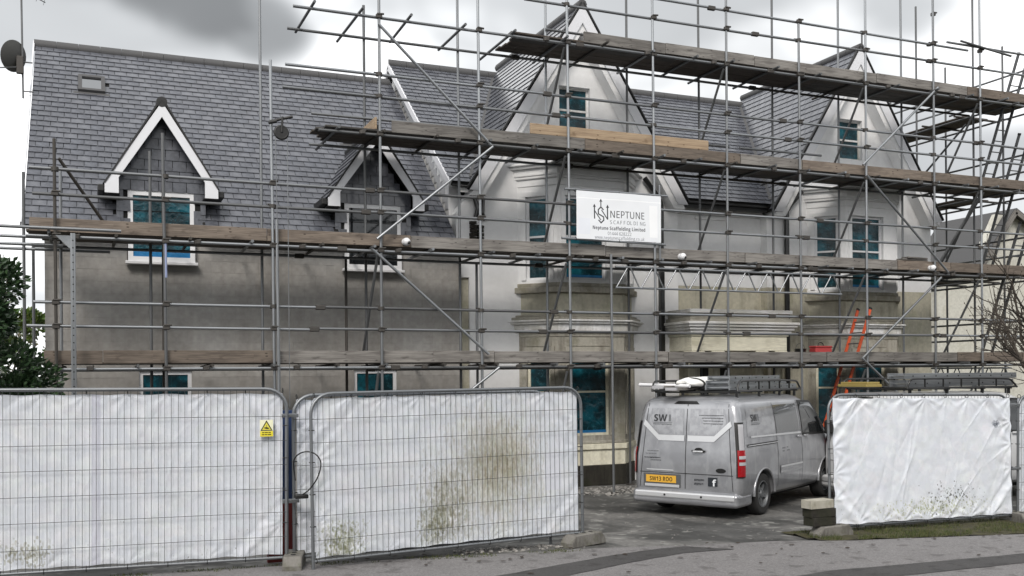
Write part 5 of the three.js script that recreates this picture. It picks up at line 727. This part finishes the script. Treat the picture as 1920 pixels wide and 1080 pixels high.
// ---------------------------------------------------------------- the neighbour's house
{
  M.neigh = std({ map: rep(stainTex([0.75, 0.745, 0.71], [0.68, 0.67, 0.63], [0.7, 0.69, 0.64], 181), 4), roughness: 0.9 }); const n = thing('neighbour_house', 'pale rendered neighbouring house with dark slate gable beyond the scaffold return', 'house', [0, 0, 0]); const z0 = -9;
  part('wall', uvBox(extr([[28.3, 0], [36, 0], [36, 6.3], [33.6, 8.4], [31.4, 8.4], [30.2, 6.4], [28.3, 6.0]], 0.3).translate(0, 0, z0 - 0.3)), M.neigh, n); part('side_wall', box(28.3, 28.6, 0, 6.0, z0 - 3, z0 - 0.302), M.neigh, n); part('rear_wall', box(28.6, 36, 0, 6.0, z0 - 3, z0 - 2.7), M.neigh, n);
  slab([V(29.9, 6.1, z0 + 0.35), V(31.9, 8.5, z0 + 0.35), V(31.9, 8.5, z0 - 3.2), V(29.9, 6.1, z0 - 3.2)].reverse(), M.ridge, 'roof', n, 0.1); slab([V(31.9, 8.5, z0 + 0.35), V(36.4, 6.1, z0 + 0.35), V(36.4, 6.1, z0 - 3.2), V(31.9, 8.5, z0 - 3.2)].reverse(), M.ridge, 'roof', n, 0.1); slab([V(28.0, 5.85, z0 + 0.3), V(30.2, 6.3, z0 + 0.3), V(30.2, 6.3, z0 - 3.2), V(28.0, 5.85, z0 - 3.2)].reverse(), M.ridge, 'lean_to_roof', n, 0.1);
  for (const [a, b] of [[[29.9, 6.05], [31.9, 8.45]], [[31.9, 8.45], [36.4, 6.05]]]) part('barge_board', barGeo(V(a[0], a[1], z0 + 0.36), V(b[0], b[1], z0 + 0.36), 0.04, 0.2), M.boardGrey2, n);
}
// ---------------------------------------------------------------- trees
function leafCrown(r, count, at, size, col) { const gs = [], cs = []; for (let i = 0; i < count; i++) { const [c, dir] = at(r), L = size * (0.7 + 0.6 * r()), w = L * 0.3, u = dir.clone().normalize(), s = V(r() - 0.5, r() - 0.5, r() - 0.5).cross(u).normalize().multiplyScalar(w), m = c.clone().addScaledVector(u, L * 0.5), t = c.clone().addScaledVector(u, L), n = s.clone().cross(u).normalize().multiplyScalar(w * 0.35); const a = m.clone().add(s).add(n), b = m.clone().sub(s).add(n); gs.push(c.x, c.y, c.z, a.x, a.y, a.z, t.x, t.y, t.z, c.x, c.y, c.z, t.x, t.y, t.z, b.x, b.y, b.z); const k = col(r); for (let j = 0; j < 6; j++) cs.push(...k); } const g = new THREE.BufferGeometry(); g.setAttribute('position', new THREE.Float32BufferAttribute(gs, 3)); g.setAttribute('color', new THREE.Float32BufferAttribute(cs, 3)); g.computeVertexNormals(); return g; }
M.leaf = phy({ vertexColors: true, roughness: 0.38, side: DS, clearcoat: 0.25 }); M.bark = std({ color: lin(0.06, 0.05, 0.04), roughness: 0.95, bumpMap: tGrain, bumpScale: 0.006 });
function bush(name, label, x, z, h, rx, n, seed, size, col, group) {
  const r = rngOf(seed), t = thing(name, label, 'tree', [x, 0, z], 0, group); part('trunk', join(tubeGeo(V(0, 0, 0), V(0.05, h * 0.55, 0), 0.09), ...[0, 1, 2, 3].map((i) => tubeGeo(V(0.03, h * (0.2 + 0.1 * i), 0), V(Math.cos(i * 1.7) * rx * 0.6, h * (0.45 + 0.12 * i), Math.sin(i * 1.7) * rx * 0.6), 0.035, 6))), M.bark, t);
  const clumps = []; for (let i = 0; i < 46; i++) { const y = h * (0.12 + 0.86 * r()), e = rx * Math.sqrt(Math.max(0.06, 1 - Math.pow((y / h - 0.42) / 0.62, 2))), a = r() * 6.28, q = e * Math.sqrt(0.25 + 0.75 * r()); clumps.push([V(Math.cos(a) * q, y, Math.sin(a) * q), (0.16 + 0.3 * r()) * Math.max(1, rx * 0.55)]); }
  part('crown', leafCrown(r, n, (r) => { const [c, k] = clumps[Math.floor(r() * clumps.length)], d = V(r() - 0.5, r() - 0.35, r() - 0.5).normalize(), p = c.clone().addScaledVector(d, k * Math.pow(r(), 0.4)); return [p, d.add(V(c.x * 0.5, 0.25, c.z * 0.5)).add(V(r() - 0.5, r() - 0.5, r() - 0.5))]; }, size, col), M.leaf, t); return t;
}
bush('laurel_bush', 'tall dark glossy laurel standing behind the sign panel', -1.62, 2.6, 4.05, 0.95, 24000, 55, 0.09, (r) => { const t = r(); return [lerp(0.012, 0.045, t), lerp(0.03, 0.085, t), lerp(0.012, 0.035, t)]; });
bush('garden_tree', 'bright green garden tree showing past the wing corner', -2.35, -15, 4.6, 1.7, 5000, 58, 0.2, (r) => [0.05 + 0.03 * r(), 0.085 + 0.04 * r(), 0.02]); bush('garden_tree', 'pale thin garden tree farther behind the wing corner', -4.3, -26, 7.0, 2.2, 2500, 59, 0.2, (r) => [0.1 + 0.03 * r(), 0.1 + 0.03 * r(), 0.06]);
for (const [x, z, h, k, l] of [[-22, 33, 8, 61, 'unseen tall dark evergreen added for shade across the road, farthest down the street'], [-9, 31, 7.5, 62, 'unseen broad dark evergreen added for shade across the road, left of the entrance'], [3, 33, 8.5, 63, 'unseen tallest dark evergreen added for shade across the road facing the wing'], [15, 31, 7.5, 64, 'unseen dark evergreen added for shade across the road facing the stained sheet'], [27, 34, 8, 65, 'unseen dark evergreen added for shade across the road facing the gables'], [39, 31, 7.5, 66, 'unseen dark evergreen added for shade across the road facing the neighbouring house']]) bush('added_street_tree', l, x, z, h, 6.2, 5200, k, 1.5, (r) => { const t = r(); return [lerp(0.02, 0.05, t), lerp(0.035, 0.07, t), lerp(0.012, 0.03, t)]; }, 'unseen trees added for shade across the road');  // out-of-view trees, added to shade the decks and darken reflections
{ // bare tree at the right
  const r = rngOf(77), t = thing('bare_tree', 'leafless tree with fine budding twigs before the scaffold return', 'tree', [18.6, 0, 3.6]), limbs = [], twigs = [], buds = [];
  const grow = (p, d, L, rad0, k) => { let q = p.clone(), dir = d.clone(); const n = 4; for (let i = 0; i < n; i++) { const e = q.clone().addScaledVector(dir, L / n); (k < 2 ? limbs : twigs).push(tubeGeo(q, e, rad0 * (1 - 0.12 * i), k < 2 ? 8 : 4)); q = e; dir.add(V(r() - 0.5, r() - 0.35, r() - 0.5).multiplyScalar(0.32)).normalize(); if (k < 3 && (i > 0 || k > 0) && r() < 0.85) { const m = k < 2 ? 2 : 1; for (let j = 0; j < m; j++) { const nd = dir.clone().add(V(r() - 0.5, r() - 0.4, r() - 0.5).multiplyScalar(1.6)).normalize(); grow(q.clone(), nd, L * (0.5 + 0.2 * r()), rad0 * 0.55, k + 1); } } } if (k >= 2) buds.push(new THREE.IcosahedronGeometry(0.014, 0).scale(0.8, 1.5, 0.8).translate(q.x, q.y, q.z)); };
  limbs.push(tubeGeo(V(0, 0, 0), V(0.06, 1.5, 0), 0.12, 10)); for (const [a, l, tilt] of [[2.6, 2.0, 0.75], [3.5, 2.1, 0.55], [0.4, 2.0, 0.6], [1.5, 2.1, 0.35], [4.8, 1.9, 0.7], [2.9, 1.6, 1.0]]) grow(V(0.06, 1.2 + 0.3 * r(), 0), V(Math.cos(a) * tilt, 0.9, Math.sin(a) * tilt).normalize(), l, 0.05, 0);
  part('trunk', mergeGeometries(clean(limbs)), M.bark, t); stuff(part('twigs', mergeGeometries(clean(twigs)), M.bark, t)); stuff(part('buds', mergeGeometries(clean(buds)), M.bark, t)); 
}
renderer.render(scene, camera);
